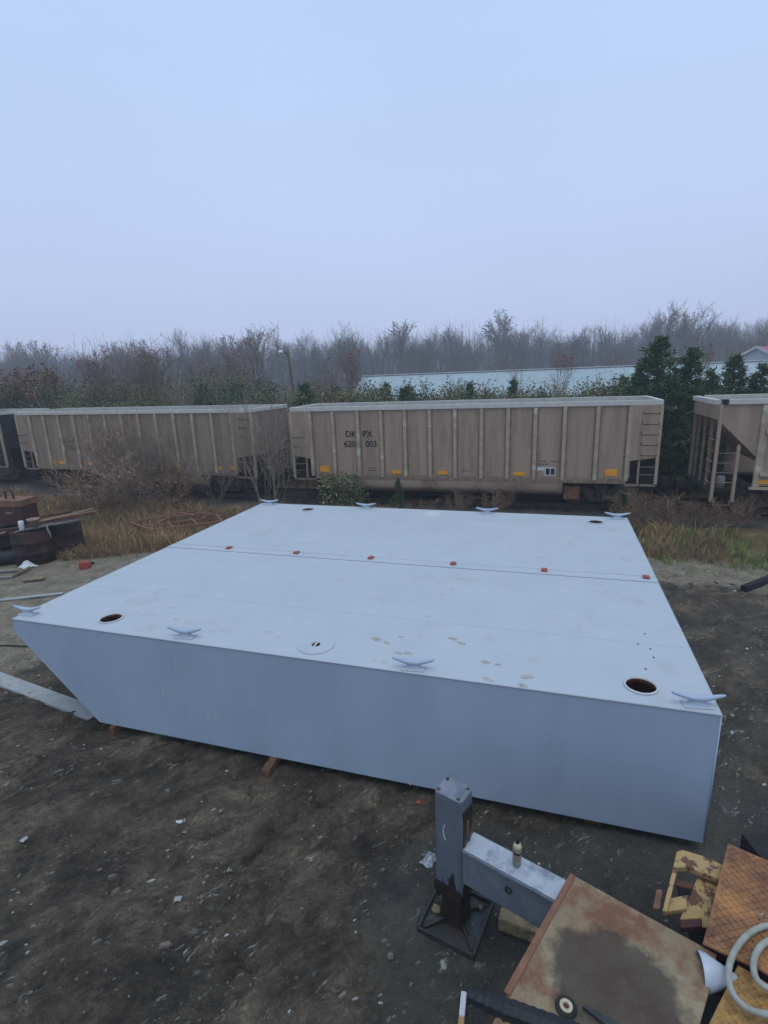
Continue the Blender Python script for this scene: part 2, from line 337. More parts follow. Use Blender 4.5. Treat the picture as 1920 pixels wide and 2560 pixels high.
def ground_mat():
    m = bpy.data.materials.new('yard_ground'); m.use_nodes = True
    N = m.node_tree.nodes; L = m.node_tree.links; b = N['Principled BSDF']
    tcx = N.new('ShaderNodeTexCoord')
    def noise(sc, det=8, ro=.65, st=None, rot=0, dist=0):
        n = N.new('ShaderNodeTexNoise'); n.inputs['Distortion'].default_value = dist; n.inputs['Scale'].default_value = sc; n.inputs['Detail'].default_value = det; n.inputs['Roughness'].default_value = ro
        if st:
            mp = N.new('ShaderNodeMapping'); mp.vector_type = 'TEXTURE'; mp.inputs['Scale'].default_value = st; mp.inputs['Rotation'].default_value = (0,0,rot)
            L.new(tcx.outputs['Object'], mp.inputs[0]); L.new(mp.outputs[0], n.inputs[0])
        else: L.new(tcx.outputs['Object'], n.inputs[0])
        return n.outputs[0]
    def ramp(src, p0, c0, p1, c1, mid=None):
        r = N.new('ShaderNodeValToRGB'); e = r.color_ramp.elements; e[0].position = p0; e[0].color = (*c0,1); e[1].position = p1; e[1].color = (*c1,1)
        if mid: q = e.new(mid[0]); q.color = (*mid[1],1)
        L.new(src, r.inputs[0]); return r.outputs[0]
    def mr(src, a, b_, c=0, d=1):
        r = N.new('ShaderNodeMapRange'); r.inputs[1].default_value = a; r.inputs[2].default_value = b_; r.inputs[3].default_value = c; r.inputs[4].default_value = d
        L.new(src, r.inputs[0]); return r.outputs[0]
    def mix(f, a, b_, mode='MIX'):
        x = N.new('ShaderNodeMix'); x.data_type = 'RGBA'; x.blend_type = mode
        if isinstance(f, float): x.inputs[0].default_value = f
        else: L.new(f, x.inputs[0])
        for k, q in ((6,a),(7,b_)):
            if isinstance(q, tuple): x.inputs[k].default_value = (*q,1)
            else: L.new(q, x.inputs[k])
        return x.outputs[2]
    def mul(a, b_):
        x = N.new('ShaderNodeMath'); x.operation = 'MULTIPLY'; L.new(a, x.inputs[0])
        if isinstance(b_, float): x.inputs[1].default_value = b_
        else: L.new(b_, x.inputs[1])
        return x.outputs[0]
    at = N.new('ShaderNodeAttribute'); at.attribute_name = 'zone'
    sp = N.new('ShaderNodeSeparateColor'); L.new(at.outputs['Color'], sp.inputs[0])
    mud = ramp(noise(1.1), .3, (.037,.029,.022), .70, (.165,.133,.100), (.5,(.083,.065,.049)))
    streak = ramp(noise(.9, 9, .7, (1.7,.7,1), .55, 1.6), .36, (.34,.34,.34), .66, (1.3,1.27,1.22))
    mud = mix(.75, mud, streak, 'MULTIPLY')
    streak2 = ramp(noise(2.6, 9, .75, (1.3,.8,1), .3, 2.2), .36, (.42,.42,.42), .66, (1.35,1.33,1.3))
    mud = mix(.8, mud, streak2, 'MULTIPLY')
    fine = ramp(noise(17, 6, .75), .3, (.5,.5,.5), .72, (1.6,1.58,1.52))
    grit = ramp(noise(62, 4, .8), .3, (.45,.45,.45), .7, (1.6,1.57,1.5))
    fine = mix(.85, fine, grit, 'MULTIPLY')
    mud = mix(.85, mud, fine, 'MULTIPLY')
    grav = ramp(noise(2.2), .3, (.115,.093,.068), .72, (.27,.222,.162))
    grav = mix(.7, grav, fine, 'MULTIPLY')
    soil = mix(.6, ramp(noise(1.6), .3, (.07,.045,.024), .7, (.18,.118,.058)), fine, 'MULTIPLY')
    oil = mix(.5, ramp(noise(.9), .35, (.028,.026,.023), .7, (.085,.075,.058)), fine, 'MULTIPLY')
    edge = noise(.8, 8, .7)
    def zone(ch, k=.55):
        x = N.new('ShaderNodeMath'); x.operation = 'ADD'; L.new(sp.outputs[ch], x.inputs[0])
        L.new(mr(edge, .25, .75, -k*.5, k*.5), x.inputs[1]); return mr(x.outputs[0], .38, .62)
    c = mix(zone(0), mud, grav); zo = zone(2); c = mix(zo, c, oil); c = mix(zone(1), c, soil)
    # pale flecks of chipped paint and sand trodden into the surface
    flk = mr(noise(6.5, 9, .78, (1.6,.65,1), .6, .6), .575, .63)
    big = mr(noise(.75, 4), .48, .60)
    c = mix(mul(mul(flk, big), .8), c, (.42,.405,.34))
    L.new(c, b.inputs['Base Color'])
    ro = N.new('ShaderNodeMath'); ro.operation = 'SUBTRACT'; ro.inputs[0].default_value = .92
    L.new(mul(zo, mr(noise(1.7), .4, .65, .1, .45)), ro.inputs[1]); L.new(ro.outputs[0], b.inputs['Roughness'])
    b.inputs['Specular IOR Level'].default_value = .25
    bp = N.new('ShaderNodeBump'); bp.inputs['Strength'].default_value = 1.0; bp.inputs['Distance'].default_value = .045
    L.new(noise(9, 9, .72), bp.inputs['Height']); L.new(bp.outputs[0], b.inputs['Normal'])
    return m
go = gm.build('ground', ground_mat(), smooth=True); struct(go)
ca = go.data.color_attributes.new('zone', 'FLOAT_COLOR', 'POINT')
for i, q in enumerate(gm.v):
    x, y = q.x, q.y; s = sval(x, y); e = edge_s(x)
    pale = sstep(e-2.4, e-.6, s)*(.95 if x < 0 else .75) + .75*sstep(-5, -8.5, x)*sstep(7, 11, y)
    pale -= .35*sstep(5.5, 8, x)*sstep(e-2.0, e-3.5, s)
    pale += .22*sstep(5.0, 7.5, x)*(1-sstep(13, 15, y))
    veg = sstep(e-.3, e+.7, s)
    oil = sstep(-1.2, .6, x)*sstep(6.2, 4.6, y) + .6*sstep(3.2, 4.2, x)*sstep(12.5, 11, y)*0.7
    ca.data[i].color = (max(0, min(1, pale)), veg, max(0, min(1, oil)), 1)

# ------------------------------------------------------------------ railway
def track_pt(t):      # t along the line from the middle of the near wagon; returns point on centre line, heading
    o = Vector((-3.75, 22.016, 0)) + RE*6.95 + RN*1.5
    h = -TH; p = o.copy(); st = .25 if t > 0 else -.25; n = int(abs(t)/.25)
    for i in range(n):
        tt = i*st
        if tt < -6.0: h = -TH - min(.22, .0125*(-tt-6.0))
        p += Vector((math.cos(h), math.sin(h), 0))*st
    return p, h
RAIL_Z = .56
cl = [track_pt(t) for t in [i*1.0 for i in range(-52, 32)]]
bm_ = MB(); prof = [(-2.6,.05),(-1.75,.36),(1.75,.36),(2.6,.05)]
for p, h in cl:
    nrm = Vector((-math.sin(h), math.cos(h), 0))
    for a, z in prof: bm_.v.append(p + nrm*a + Vector((0,0,z + .03*fbm(p.x+a, p.y, 1.3, 2, 4))))
for i in range(len(cl)-1):
    for k in range(3): bm_.f.append((i*4+k, (i+1)*4+k, (i+1)*4+k+1, i*4+k+1))
M['ballast'] = mat('ballast', (.075,.062,.05), (.03,.025,.021), 14, .95, .8, bscale=25)
struct(bm_.build('track_bed', M['ballast']))
tr = thing('railway_track', 'rusty railway track half hidden in brush under the coal wagons', 'railway track', (cl[52][0].x, cl[52][0].y, .36))
for sgn in (-1, 1):
    mb = MB(); prs = [(-.07,0),(.07,0),(.07,.02),(.012,.035),(.012,.13),(.036,.14),(.036,.175),(-.036,.175),(-.036,.14),(-.012,.13),(-.012,.035),(-.07,.02)]
    for p, h in cl:
        nrm = Vector((-math.sin(h), math.cos(h), 0))
        for a, z in prs: mb.v.append(p + nrm*(sgn*.75+a) + Vector((0,0,RAIL_Z-.175+z)))
    n = len(prs)
    for i in range(len(cl)-1):
        for k in range(n): mb.f.append((i*n+k, (i+1)*n+k, (i+1)*n+(k+1)%n, i*n+(k+1)%n))
    mb.build('rail', M['rail'], tr, world=True)
tie_me = MB().box(-.11,.11,-1.3,1.3,-.13,.022).mesh('sleeper', M['tie'])
for i in range(0, 130):
    p, h = track_pt(-48 + i*.58)
    o = link('sleeper', tie_me, tr); o.location = p + Vector((0,0,.367)) - tr.location; o.rotation_euler = (0,0,h)

def text_mb(txt, size, m, name, parent, loc, rot, squash=1.0):
    cu = bpy.data.curves.new(name, 'FONT'); cu.body = txt; cu.size = size; cu.align_x = 'CENTER'; cu.align_y = 'CENTER'; cu.extrude = .004
    cu.offset = size*.02
    tmp = bpy.data.objects.new('tmp', cu); col.objects.link(tmp)
    dg = bpy.context.evaluated_depsgraph_get(); me = bpy.data.meshes.new_from_object(tmp.evaluated_get(dg))
    bpy.data.objects.remove(tmp); me.materials.clear(); me.materials.append(m); me.name = name
    o = link(name, me, parent); o.location = loc; o.rotation_euler = rot; o.scale = (squash,1,1); return o

# ------------------------------------------------------------------ wagons
wheel_me = MB().lathe([(.0,-.06),(.2,-.06),(.22,-.03),(.38,-.03),(.40,-.065),(.457,-.065),(.457,.05),(.49,.06),(.49,.09),(.1,.09),(0,.09)], ax=(0,1,0), n=28).mesh('wheel', M['rustdark'], True)
frame_prof = [(-1.25,.62),(-1.1,.70),(-.55,.72),(-.28,.62),(.28,.62),(.55,.72),(1.1,.70),(1.25,.62),(1.25,.36),(1.02,.36),(.92,.5),(.62,.5),(.40,.16),(-.40,.16),(-.62,.5),(-.92,.5),(-1.02,.36),(-1.25,.36)]
def make_truck(parent, cx, blue=False):
    t = MB(); t.box(cx-.2,cx+.2,-1.05,1.05,.5,.78)
    for q in (-.86,.86): t.tube([(cx+q,-.95,.46),(cx+q,.95,.46)], .075, 8)
    tk = t.build('truck', M['rustdark'], parent)
    for sy in (-1, 1):
        f = MB(); f.prism([(cx+a, sy*1.0-.06, z) for a, z in frame_prof], (0,.12,0))
        f.prism([(cx-.33,sy*1.0-.08,.2),(cx+.33,sy*1.0-.08,.2),(cx+.33,sy*1.0-.08,.26),(cx-.33,sy*1.0-.08,.26)], (0,.16,0))
        f.build('side_frame', M['rustdark'], tk, bev=.015)
        if sy < 0:
            for k in range(3):
                MB().tube([(cx-.18+k*.18,-1.03,.26+j*.045) for j in range(7)], .055, 8).build('spring', M['cardark'], tk)
        for q in (-.86,.86):
            MB().lathe([(0,-.09),(.08,-.09),(.11,-.05),(.11,.05),(0,.05)], (cx+q, sy*1.1, .46), (0,-sy*-1,0), 14).build('bearing', M['blue'] if (blue and sy<0 and q>0) else M['rustdark'], tk, True)
    for q in (-.86,.86):
        for sy in (-1, 1):
            o = link('wheel', wheel_me, tk); o.location = (cx+q, sy*.76, .457); o.rotation_euler = (0,0,0 if sy<0 else math.pi)
    return tk

def make_wagon(label, pos, rz, L, nrib, body, rib, rim, cut=(0.95,0.95), group=None, tub=(-.28,.25), zb=1.06, zt=3.72,
               grabs=(2,5), blue=False, rimh=.17, ribs=None):
    root = thing('coal_wagon', label, 'rail wagon', pos, rz, group)
    h = L/2; D = 1.5; th = .012
    # side panels between ribs, near side as separate sheets
    xs = [-h] + (ribs or [-h + L*(i+1)/(nrib+1) for i in range(nrib)]) + [h]
    for sy in (-1, 1):
        for i in range(len(xs)-1):
            x0, x1 = xs[i]+.004, xs[i+1]-.004; b0 = b1 = zb+.08
            if i == 0: b0, b1 = zb+.85, zb+.70
            if i == len(xs)-2: b0, b1 = zb+.70, zb+.85
            y = sy*(D-.10)
            if i in (0, len(xs)-2): y = sy*(D-.03)
            p = MB().prism([(x0,y-.006,b0),(x1,y-.006,b1),(x1,y-.006,zt-.02),(x0,y-.006,zt-.02)], (0,.012,0))
            p.build('side_panel', body, root)
        for i in range(1, len(xs)-1):
            x = xs[i]; r_ = MB(); r_.box(x-.065,x+.065, sy*(D-.045)-.05, sy*(D-.045)+.05, zb+.0, zt-.05)
            ro = r_.build('rib', rib, root, bev=.008)
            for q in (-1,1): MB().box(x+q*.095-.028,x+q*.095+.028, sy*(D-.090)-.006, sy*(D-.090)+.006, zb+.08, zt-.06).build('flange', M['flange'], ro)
        MB().box(-h+.02,h-.02, sy*(D-.11)-.085, sy*(D-.11)+.085, zt-.03, zt+rimh-.03).build('top_chord', rim, root, bev=.015)
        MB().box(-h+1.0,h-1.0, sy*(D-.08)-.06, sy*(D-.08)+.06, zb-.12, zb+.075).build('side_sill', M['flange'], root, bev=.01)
        for sx in (-1,1):
            MB().box(sx*(h-.05)-.05, sx*(h-.05)+.05, sy*(D-.06)-.05, sy*(D-.06)+.05, zb-.1, zt-.03).build('corner_post', rib, root)
            MB().box(sx*(h-.62)-.03, sx*(h-.62)+.03, sy*(D-.08)-.03, sy*(D-.08)+.03, zb-.1, zb+.82).build('strut', body, root)
            MB().box(min(sx*(h-.12),sx*(h-2.2)), max(sx*(h-.12),sx*(h-2.2)), sy*(D-.42)-.02, sy*(D-.42)+.02, zb-.12, zb+.9).build('end_shade_sheet', M['cardark'], root)  # added dark sheet standing for the shade inside the open end bay
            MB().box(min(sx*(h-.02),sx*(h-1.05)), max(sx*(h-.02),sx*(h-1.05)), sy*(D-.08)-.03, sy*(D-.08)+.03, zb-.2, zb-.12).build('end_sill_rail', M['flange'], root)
    for sx, n in ((-1,grabs[0]),(1,grabs[1])):
        for k in range(n):
            z = (zt-.28-k*.36) if sx > 0 else (zb+1.62-k*.38)
            xo = sx*(h-.10); xi = sx*(h-.62)
            MB().tube([(xo,-D+.02,z),(xo,-D-.06,z-.03),(xi,-D-.06,z-.03),(xi,-D+.02,z+.06)], .014, 5).build('grab_iron', M['cardark'], root)
    for sx in (-1, 1):
        MB().box(sx*(h-.03)-.02, sx*(h-.03)+.02, -D+.1, D-.1, zb+.8, zt-.01).build('end_wall', body, root)
        MB().box(sx*(h-.06)-.085, sx*(h-.06)+.085, -D+.196, D-.196, zt-.025, zt+rimh-.035).build('end_chord', rim, root, bev=.015)
        MB().prism([(sx*(h-.08),-D+.12,zb+.8),(sx*(h-.08),-D+.12,zb+.86),(sx*(h-2.1),-D+.12,zb+.06),(sx*(h-2.1),-D+.12,zb+.0)], (0,2*D-.24,0)).build('slope_sheet', M['cardark'], root)
        # platform, coupler, hose, steps
        c = MB(); c.box(sx*(h-.6)-.62, sx*(h-.6)+.62, -.35,.35, .62,.95)
        c.bar((sx*(h-.1),0,.78),(sx*(h+.52),0,.78), .16,.2); c.box(min(sx*(h+.4),sx*(h+.68)),max(sx*(h+.4),sx*(h+.68)),-.16,.16,.62,.95)
        c.build('coupler', M['cardark'], root)
        MB().tube([(sx*(h+.1),-.4,.8),(sx*(h+.25),-.4,.45),(sx*(h+.5),-.35,.32),(sx*(h+.7),-.3,.5)], .03, 6).build('air_hose', M['black'], root)
        s_ = MB()
        for q in (-.22,.22): s_.bar((sx*(h-.34)+q,-D+.06,zb-.12),(sx*(h-.34)+q,-D+.06,.42), .045,.02)
        for z in (.46,.74): s_.bar((sx*(h-.34)-.22,-D+.06,z),(sx*(h-.34)+.22,-D+.06,z), .05,.02)
        s_.build('step', M['cardark'], root)
        r_ = MB()
        for z in (zb+.22,zb+.5): r_.tube([(sx*(h-.05),-D+.05,z),(sx*(h-.62),-D+.05,z)], .013, 5)
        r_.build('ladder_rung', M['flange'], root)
    MB().box(-h+1.2,h-1.2,-D+.14,D-.14,zb-.02,zb+.05).build('floor', M['cardark'], root)
    MB().box(-h+.3,h-.3,-.18,.18,zb-.42,zb-.12).build('centre_sill', M['cardark'], root)
    if tub:
        t = MB(); n = 14; x0, x1 = tub[0]*L, tub[1]*L
        prof = [(D-.03,zb-.10)] + [(math.cos(a)*(D-.03), zb-.36-math.sin(a)*.42) for a in [math.pi*k/n for k in range(n+1)]] + [(-D+.03,zb-.10)]
        m_ = len(prof)
        for x in (x0, x1):
            t.v += [Vector((x, y, z)) for y, z in prof]
        t.f += [(k,k+1,m_+k+1,m_+k) for k in range(m_-1)] + [tuple(range(m_)), tuple(range(2*m_-1, m_-1,-1))]
        t.build('belly_tub', M['tubpaint'], root, True)
        MB().box(x1+.05,x1+.62,-D+.2,-D+.6,zb-.78,zb-.28).build('brake_box', M['rustedge'], root, bev=.02)
    make_truck(root, -h+2.0); make_truck(root, h-1.75, blue)
    return root
def reflector(root, x, z, w_, h_): MB().box(x-w_/2,x+w_/2,-1.5-.004+.075,-1.5+.09,z-h_/2,z+h_/2).build('reflector', M['orange'], root)

L2 = 13.9; c2 = Vector((-3.75, 22.016, RAIL_Z)) + RE*(L2/2) + RN*1.5
def px_x(xp): # pixel column on the near side of this wagon -> local x
    d = ray(xp, 1100); n = RN; q = Vector((-3.75, 22.016, 0)); t = q.dot(n)/(d.x*n.x+d.y*n.y)
    return (Vector((d.x*t, d.y*t, 0))-q).dot(RE) - L2/2
W2 = make_wagon('tan coal wagon lettered DK PX 620 003 with rounded belly tub', c2, -TH, L2, 12, M['car'], M['carlt'], M['carrim'], blue=True, tub=(px_x(800)/L2, px_x(1412)/L2), ribs=[px_x(q_) for q_ in (777,833,895,953,1012,1074,1137,1203,1269,1337,1410,1492,1572)])
for xp, big in ((805,1),(987,0),(1106,0),(1300,0),(1534,1)):
    reflector(W2, px_x(xp), 1.34 if big else 1.25, .40, .24 if big else .13)
rt90 = (R(90), 0, 0)
for s_, xp, z in (('DK',876,2.76),('PX',917.5,2.76),('620',872,2.36),('003',926,2.36)):
    text_mb(s_, .345, M['letter'], 'lettering', W2, (px_x(xp), -1.413, z), rt90, 1.0 if s_ in ('DK','PX') else .95)
for xp, z, wd in ((893,1.38,.3),(893,1.28,.28),(925,1.40,.34),(925,1.30,.36),(1353,1.73,.42),(1390,1.73,.3),(1360,1.62,.4),(1165,1.33,.36)):
    for k in range(6): MB().box(px_x(xp)-wd/2+k*wd/6,px_x(xp)-wd/2+(k+.72)*wd/6,-1.412,-1.407,z-.022,z+.022).build('stencil_line', M['letterold'], W2)
for xp, z, wd in ((950,.78,.5),(950,.70,.5),(1325,.80,.5),(1325,.70,.55)):
    for k in range(7): MB().box(px_x(xp)-wd/2+k*wd/7,px_x(xp)-wd/2+(k+.7)*wd/7,-1.36,-1.33,z-.018,z+.018).build('stencil_line', M['letterold'], W2)
MB().box(px_x(1346),px_x(1364),-1.415,-1.405,1.38,1.50).build('data_plate', M['white'], W2)
pl = MB().box(px_x(1365),px_x(1392),-1.418,-1.405,1.2,1.5).build('data_plate', M['white'], W2)
for a in (1367.5, 1380): MB().box(px_x(a),px_x(a+10.3),-1.424,-1.416,1.235,1.465).build('data_field', M['navy'], pl)
# left wagon
A1 = Vector((-5.42,22.5,0)); B1 = Vector((-19.0,28.0,0)); e1 = (A1-B1).normalized(); h1 = math.atan2(e1.y,e1.x); n1 = Vector((-e1.y,e1.x,0)); L1 = (A1-B1).length
M['car1'] = mat('car_paint_darker', (.315,.228,.165), (.245,.176,.127), 1.4, .75, .1, c3=(.19,.14,.098), t3=.57, s3=1.0, w3=.09, stretch=(2.4,1,.28), spec=.2)
c1 = (A1+B1)/2 + n1*1.5 + Vector((0,0,RAIL_Z))
W1 = make_wagon('weathered tan coal wagon with faded lettering behind leafless bushes', c1, h1, L1, 13, M['car1'], M['carlt'], M['carrim'], tub=None, grabs=(2,3))
for x in (-.355,-.31,-.17,-.03,.05,.21,.36,.42): reflector(W1, x*L1, 1.28, .36, .13)
for s_, x, z in (('DK',-.285,2.4),('PX',-.245,2.4),('610',-.285,2.05),('203',-.243,2.05)): text_mb(s_, .36, M['letterold'], 'lettering', W1, (x*L1,-1.413,z), rt90, 1.1)
# far left wagon (mostly out of view)
p0, h0 = B1 + Vector((-1.35,.62,0)), h1-.07
e0 = Vector((math.cos(h0), math.sin(h0), 0)); n0 = Vector((-e0.y, e0.x, 0))
W0 = make_wagon('black and dark red coal wagon at the far end of the train', p0 - e0*7 + n0*1.5 + Vector((0,0,RAIL_Z)), h0, 14, 10, M['carblack'], M['carlt'], M['carrim'], tub=None, grabs=(2,3))
MB().box(-6.9,6.9,-1.53,-1.505,3.05,3.68).build('red_band', M['carred'], W0)
for k in range(3):
    for q in range(2): MB().box(3.4+q*.42,3.7+q*.42,-1.54,-1.532,3.2+k*.13,3.27+k*.13).build('stencil_line', M['white'], W0)
# right wagon: hopper with an open end frame
L3 = 13.9; c3 = Vector((11.0,17.42,RAIL_Z)) + RE*(L3/2) + RN*1.5
W3 = thing('hopper_wagon', 'tan hopper wagon with open end frame and white top rim', 'rail wagon', c3, -TH)
h = L3/2; D = 1.5; zb, zt = .98, 3.70
xs = [-h+1.35+i*1.15 for i in range(11)]
for sy in (-1, 1):
    MB().prism([(-h+.06,sy*(D-.08)-.006,zt-.5),(xs[0]-.03,sy*(D-.08)-.006,zb+.95),(xs[0]-.03,sy*(D-.08)-.006,zt-.02),(-h+.06,sy*(D-.08)-.006,zt-.02)],(0,.012,0)).build('side_panel', M['car'], W3)
    for i in range(len(xs)-1):
        MB().box(xs[i]+.004,xs[i+1]-.004,sy*(D-.1)-.006,sy*(D-.1)+.006,zb+.02,zt-.02).build('side_panel', M['car'], W3)
    for x in xs:
        MB().box(x-.07,x+.07,sy*(D-.05)-.05,sy*(D-.05)+.05,zb-.02,zt-.05).box(x+.08,x+.17,sy*(D-.085)-.01,sy*(D-.085)+.01,zb,zt-.06).build('rib', M['carlt'], W3, bev=.008)
    MB().box(-h+.3,h,sy*(D-.1)-.09,sy*(D-.1)+.09,zt-.03,zt+.14).build('top_chord', M['carrim'], W3, bev=.015)
    MB().box(-h+.16,-h+.297,sy*(D-.1)-.088,sy*(D-.1)+.088,zt-.028,zt+.138).build('chord_bracket', M['navy'], W3)
    for x, z in ((-h+.12,zt-.03),(-h+.75,zb+1.38)):
        MB().box(x-.05,x+.05,sy*(D-.06)-.05,sy*(D-.06)+.05,zb-.55,z).build('end_post', M['car'], W3, bev=.008)
    MB().box(-h+1.2,h,sy*(D-.06)-.07,sy*(D-.06)+.07,zb-.1,zb-.025).build('side_sill', M['carlt'], W3)
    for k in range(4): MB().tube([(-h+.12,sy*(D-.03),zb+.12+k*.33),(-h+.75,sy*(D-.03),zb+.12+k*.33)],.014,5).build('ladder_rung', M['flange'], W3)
for z in (zb+.35, zb+1.75):
    MB().box(xs[0]+.1,h-.2,-D-.0,-D+.09,z,z+.1).build('stiffener', M['carlt'], W3)
MB().box(-h-.08,-h+.12,-D+.15,D-.15,zt-.03,zt+.13).build('end_chord', M['carrim'], W3, bev=.015)
MB().prism([(-h+.02,-D+.1,zt-.1),(-h+.02,-D+.1,zt-.5),(xs[0]+.2,-D+.1,zb+.75),(xs[0]+.25,-D+.1,zb+.85)],(0,2*D-.2,0)).build('slope_sheet', M['car'], W3)
for y in (-.75,0,.75): MB().box(-h+.05,-h+.13,y-.04,y+.04,zb-.1,zt-.2).build('end_stanchion', M['flange'], W3)
for k in range(5): MB().tube([(-h+.03,-1.42,zb+.1+k*.36),(-h+.03,-.8,zb+.1+k*.36)],.013,5).build('end_rung', M['carlt'], W3)
MB().box(-h-.1,-h+1.3,-D+.2,D-.2,zb-.25,zb-.12).build('end_platform', M['cardark'], W3)
MB().lathe([(0,0),(.14,0),(.14,.34),(.1,.4),(0,.4)],(-h+.45,-1.1,zb-.12),n=12).build('brake_cylinder', M['boardgrey'], W3, True)
c = MB(); c.bar((-h+.4,0,.72),(-h-.5,0,.72),.2,.24); c.box(-h-.68,-h-.4,-.16,.16,.58,.92); c.build('coupler', M['cardark'], W3)
MB().box(-h+1.4,h-.2,-.9,.9,.5,zb).build('hopper_bottom', M['cardark'], W3)
reflector(W3, -h+1.75, 1.13, .62, .12); reflector(W3, -h+3.6, 1.13, .62, .12)
st = MB()
for q in (-h+.2,-h+.68): st.bar((q,-D+.05,zb-.5),(q,-D+.05,.3),.04,.02)
st.bar((-h+.2,-D+.05,.32),(-h+.68,-D+.05,.32),.05,.02); st.build('step', M['flange'], W3)
MB().box(-h+1.0,h-1.0,-1.3,1.3,zb-.05,zb).build('floor', M['cardark'], W3)
make_truck(W3, -h+2.0); make_truck(W3, h-2.0)
# ------------------------------------------------------------------ barge sections
BY = -.3126; BE = Vector((math.cos(BY), math.sin(BY), 0)); BN = Vector((-math.sin(BY), math.cos(BY), 0))
BO = Vector((3.592, 4.987, 0)); BL_, BW1, BW2, BZT, BZB, BZH, BRL = 10.383, 4.124, 4.093, 1.872, .15, 1.611, 1.472
def bl(x, y, z=BZT):
    d = P(x, y, z) - BO; return d.dot(BE), d.dot(BN)
def circle(cx, cy, r, n=28, z=BZT): return [(cx+r*math.cos(2*math.pi*k/n), cy+r*math.sin(2*math.pi*k/n), z) for k in range(n)]
def deck_mesh(name, outline, holes, m):
    bm = bmesh.new(); es = []
    for lp in [outline]+holes:
        vs = [bm.verts.new(q) for q in lp]
        es += [bm.edges.new((vs[i], vs[(i+1)%len(vs)])) for i in range(len(vs))]
    bmesh.ops.triangle_fill(bm, use_beauty=True, use_dissolve=False, edges=es, normal=(0,0,1))
    for f in bm.faces:
        if f.normal.z < 0: f.normal_flip()
    me = bpy.data.meshes.new(name); bm.to_mesh(me); bm.free(); me.materials.append(m); return me
def hull_mb(y0, y1):
    pr = [(-BL_,BZT),(-BL_,BZH),(-BL_+BRL,BZB),(0,BZB),(0,BZT)]
    m = MB(); n = len(pr); m.v = [Vector((x,y0,z)) for x,z in pr]+[Vector((x,y1,z)) for x,z in pr]
    m.f = [tuple(range(n)), tuple(range(2*n-1,n-1,-1))] + [(i,n+i,n+i+1,i+1) for i in range(n-1)]
    return m
def make_cleat(root, x, y, z, ang, sc=1.0):
    m = MB()
    secs = [(-.30,.155,.012,.014),(-.26,.145,.022,.022),(-.16,.118,.036,.032),(-.08,.10,.045,.036),(0,.095,.048,.038),(.08,.10,.045,.036),(.16,.118,.036,.032),(.26,.145,.022,.022),(.30,.155,.012,.014)]
    k = 10; b0 = 0
    for sx, sz, ry, rz in secs:
        for j in range(k):
            a = 2*math.pi*j/k; m.v.append(Vector((sx, ry*math.cos(a), sz+rz*math.sin(a))))
    for i in range(len(secs)-1):
        for j in range(k): m.f.append((i*k+j, i*k+(j+1)%k, (i+1)*k+(j+1)%k, (i+1)*k+j))
    m.f.append(tuple(range(k-1,-1,-1))); m.f.append(tuple((len(secs)-1)*k+j for j in range(k)))
    # flared neck
    nk = [(.15,.055,.0),(.10,.048,.03),(.085,.042,.06),(.10,.04,.095)]
    b0 = len(m.v)
    for a_, b_, z_ in nk:
        for j in range(12):
            t = 2*math.pi*j/12; m.v.append(Vector((a_*math.cos(t), b_*math.sin(t), z_+.012)))
    for i in range(len(nk)-1):
        for j in range(12): m.f.append((b0+i*12+j, b0+i*12+(j+1)%12, b0+(i+1)*12+(j+1)%12, b0+(i+1)*12+j))
    Mx = Matrix.Translation((x,y,z)) @ Matrix.Rotation(ang,4,'Z') @ Matrix.Scale(sc,4)
    o = m.xf(Mx).build('cleat', M['hull'], root, True)
    MB().box(-.165,.165,-.085,.085,.0005,.016).xf(Mx).build('base_plate', M['deck'], o, bev=.003)
    return o
B1r = thing('barge_section', 'pale grey steel barge section with two open deck hatches and muddy footprints', 'barge', BO, BY, 'barge sections bolted side by side')
B2r = thing('barge_section', 'pale grey steel barge section behind the row of red lugs, nearer the rail wagons', 'barge', BO + BN*BW1, BY, 'barge sections bolted side by side')
del B1r['group'], B2r['group']
GAP = .045; STRIP = .25
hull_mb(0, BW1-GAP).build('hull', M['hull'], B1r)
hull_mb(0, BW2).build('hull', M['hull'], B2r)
hx = [bl(278,1547), bl(1602,1716)]; cov = bl(790,1613); RH = .168
holes = [circle(*q, RH) for q in hx] + [circle(cov[0]+.005, cov[1], .062)]
eps = .003
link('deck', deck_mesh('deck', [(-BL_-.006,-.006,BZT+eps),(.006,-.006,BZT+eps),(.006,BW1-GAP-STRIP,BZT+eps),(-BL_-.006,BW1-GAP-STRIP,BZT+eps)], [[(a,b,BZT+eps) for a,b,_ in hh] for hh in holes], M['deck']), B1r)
MB().box(-BL_-.004,.004,BW1-GAP-STRIP+.012,BW1-GAP+.004,BZT-.02,BZT+eps+.008).build('edge_strip', M['deck'], B1r)
MB().box(-BL_+.01,-.01,BW1-GAP-STRIP-.002,BW1-GAP-STRIP+.014,BZT-.03,BZT-.012).build('groove', M['seam'], B1r)
for q in hx:
    MB().lathe([(RH+.002,.0),(RH+.024,.0),(RH+.024,.022),(RH+.004,.022),(RH+.002,-.02)], (q[0],q[1],BZT+eps+.0005), n=32).build('hatch_rim', M['rim'], B1r, True)
    MB().lathe([(RH+.001,0),(RH+.001,-.06),(RH+.03,-.06),(RH+.03,-.95),(0,-.95)], (q[0],q[1],BZT+.002), n=32).build('hatch_well', M['rustwell'], B1r, True)
cv = MB().lathe([(.064,.001),(.262,.001),(.266,.010),(.262,.012),(.064,.012),(.064,.001)], (cov[0],cov[1],BZT+eps), n=40).build('cover_plate', M['deck'], B1r)
MB().lathe([(.266,.0005),(.276,.0005),(.276,.004),(.266,.004)], (cov[0],cov[1],BZT+eps), n=40).build('gasket', M['weld'], cv)
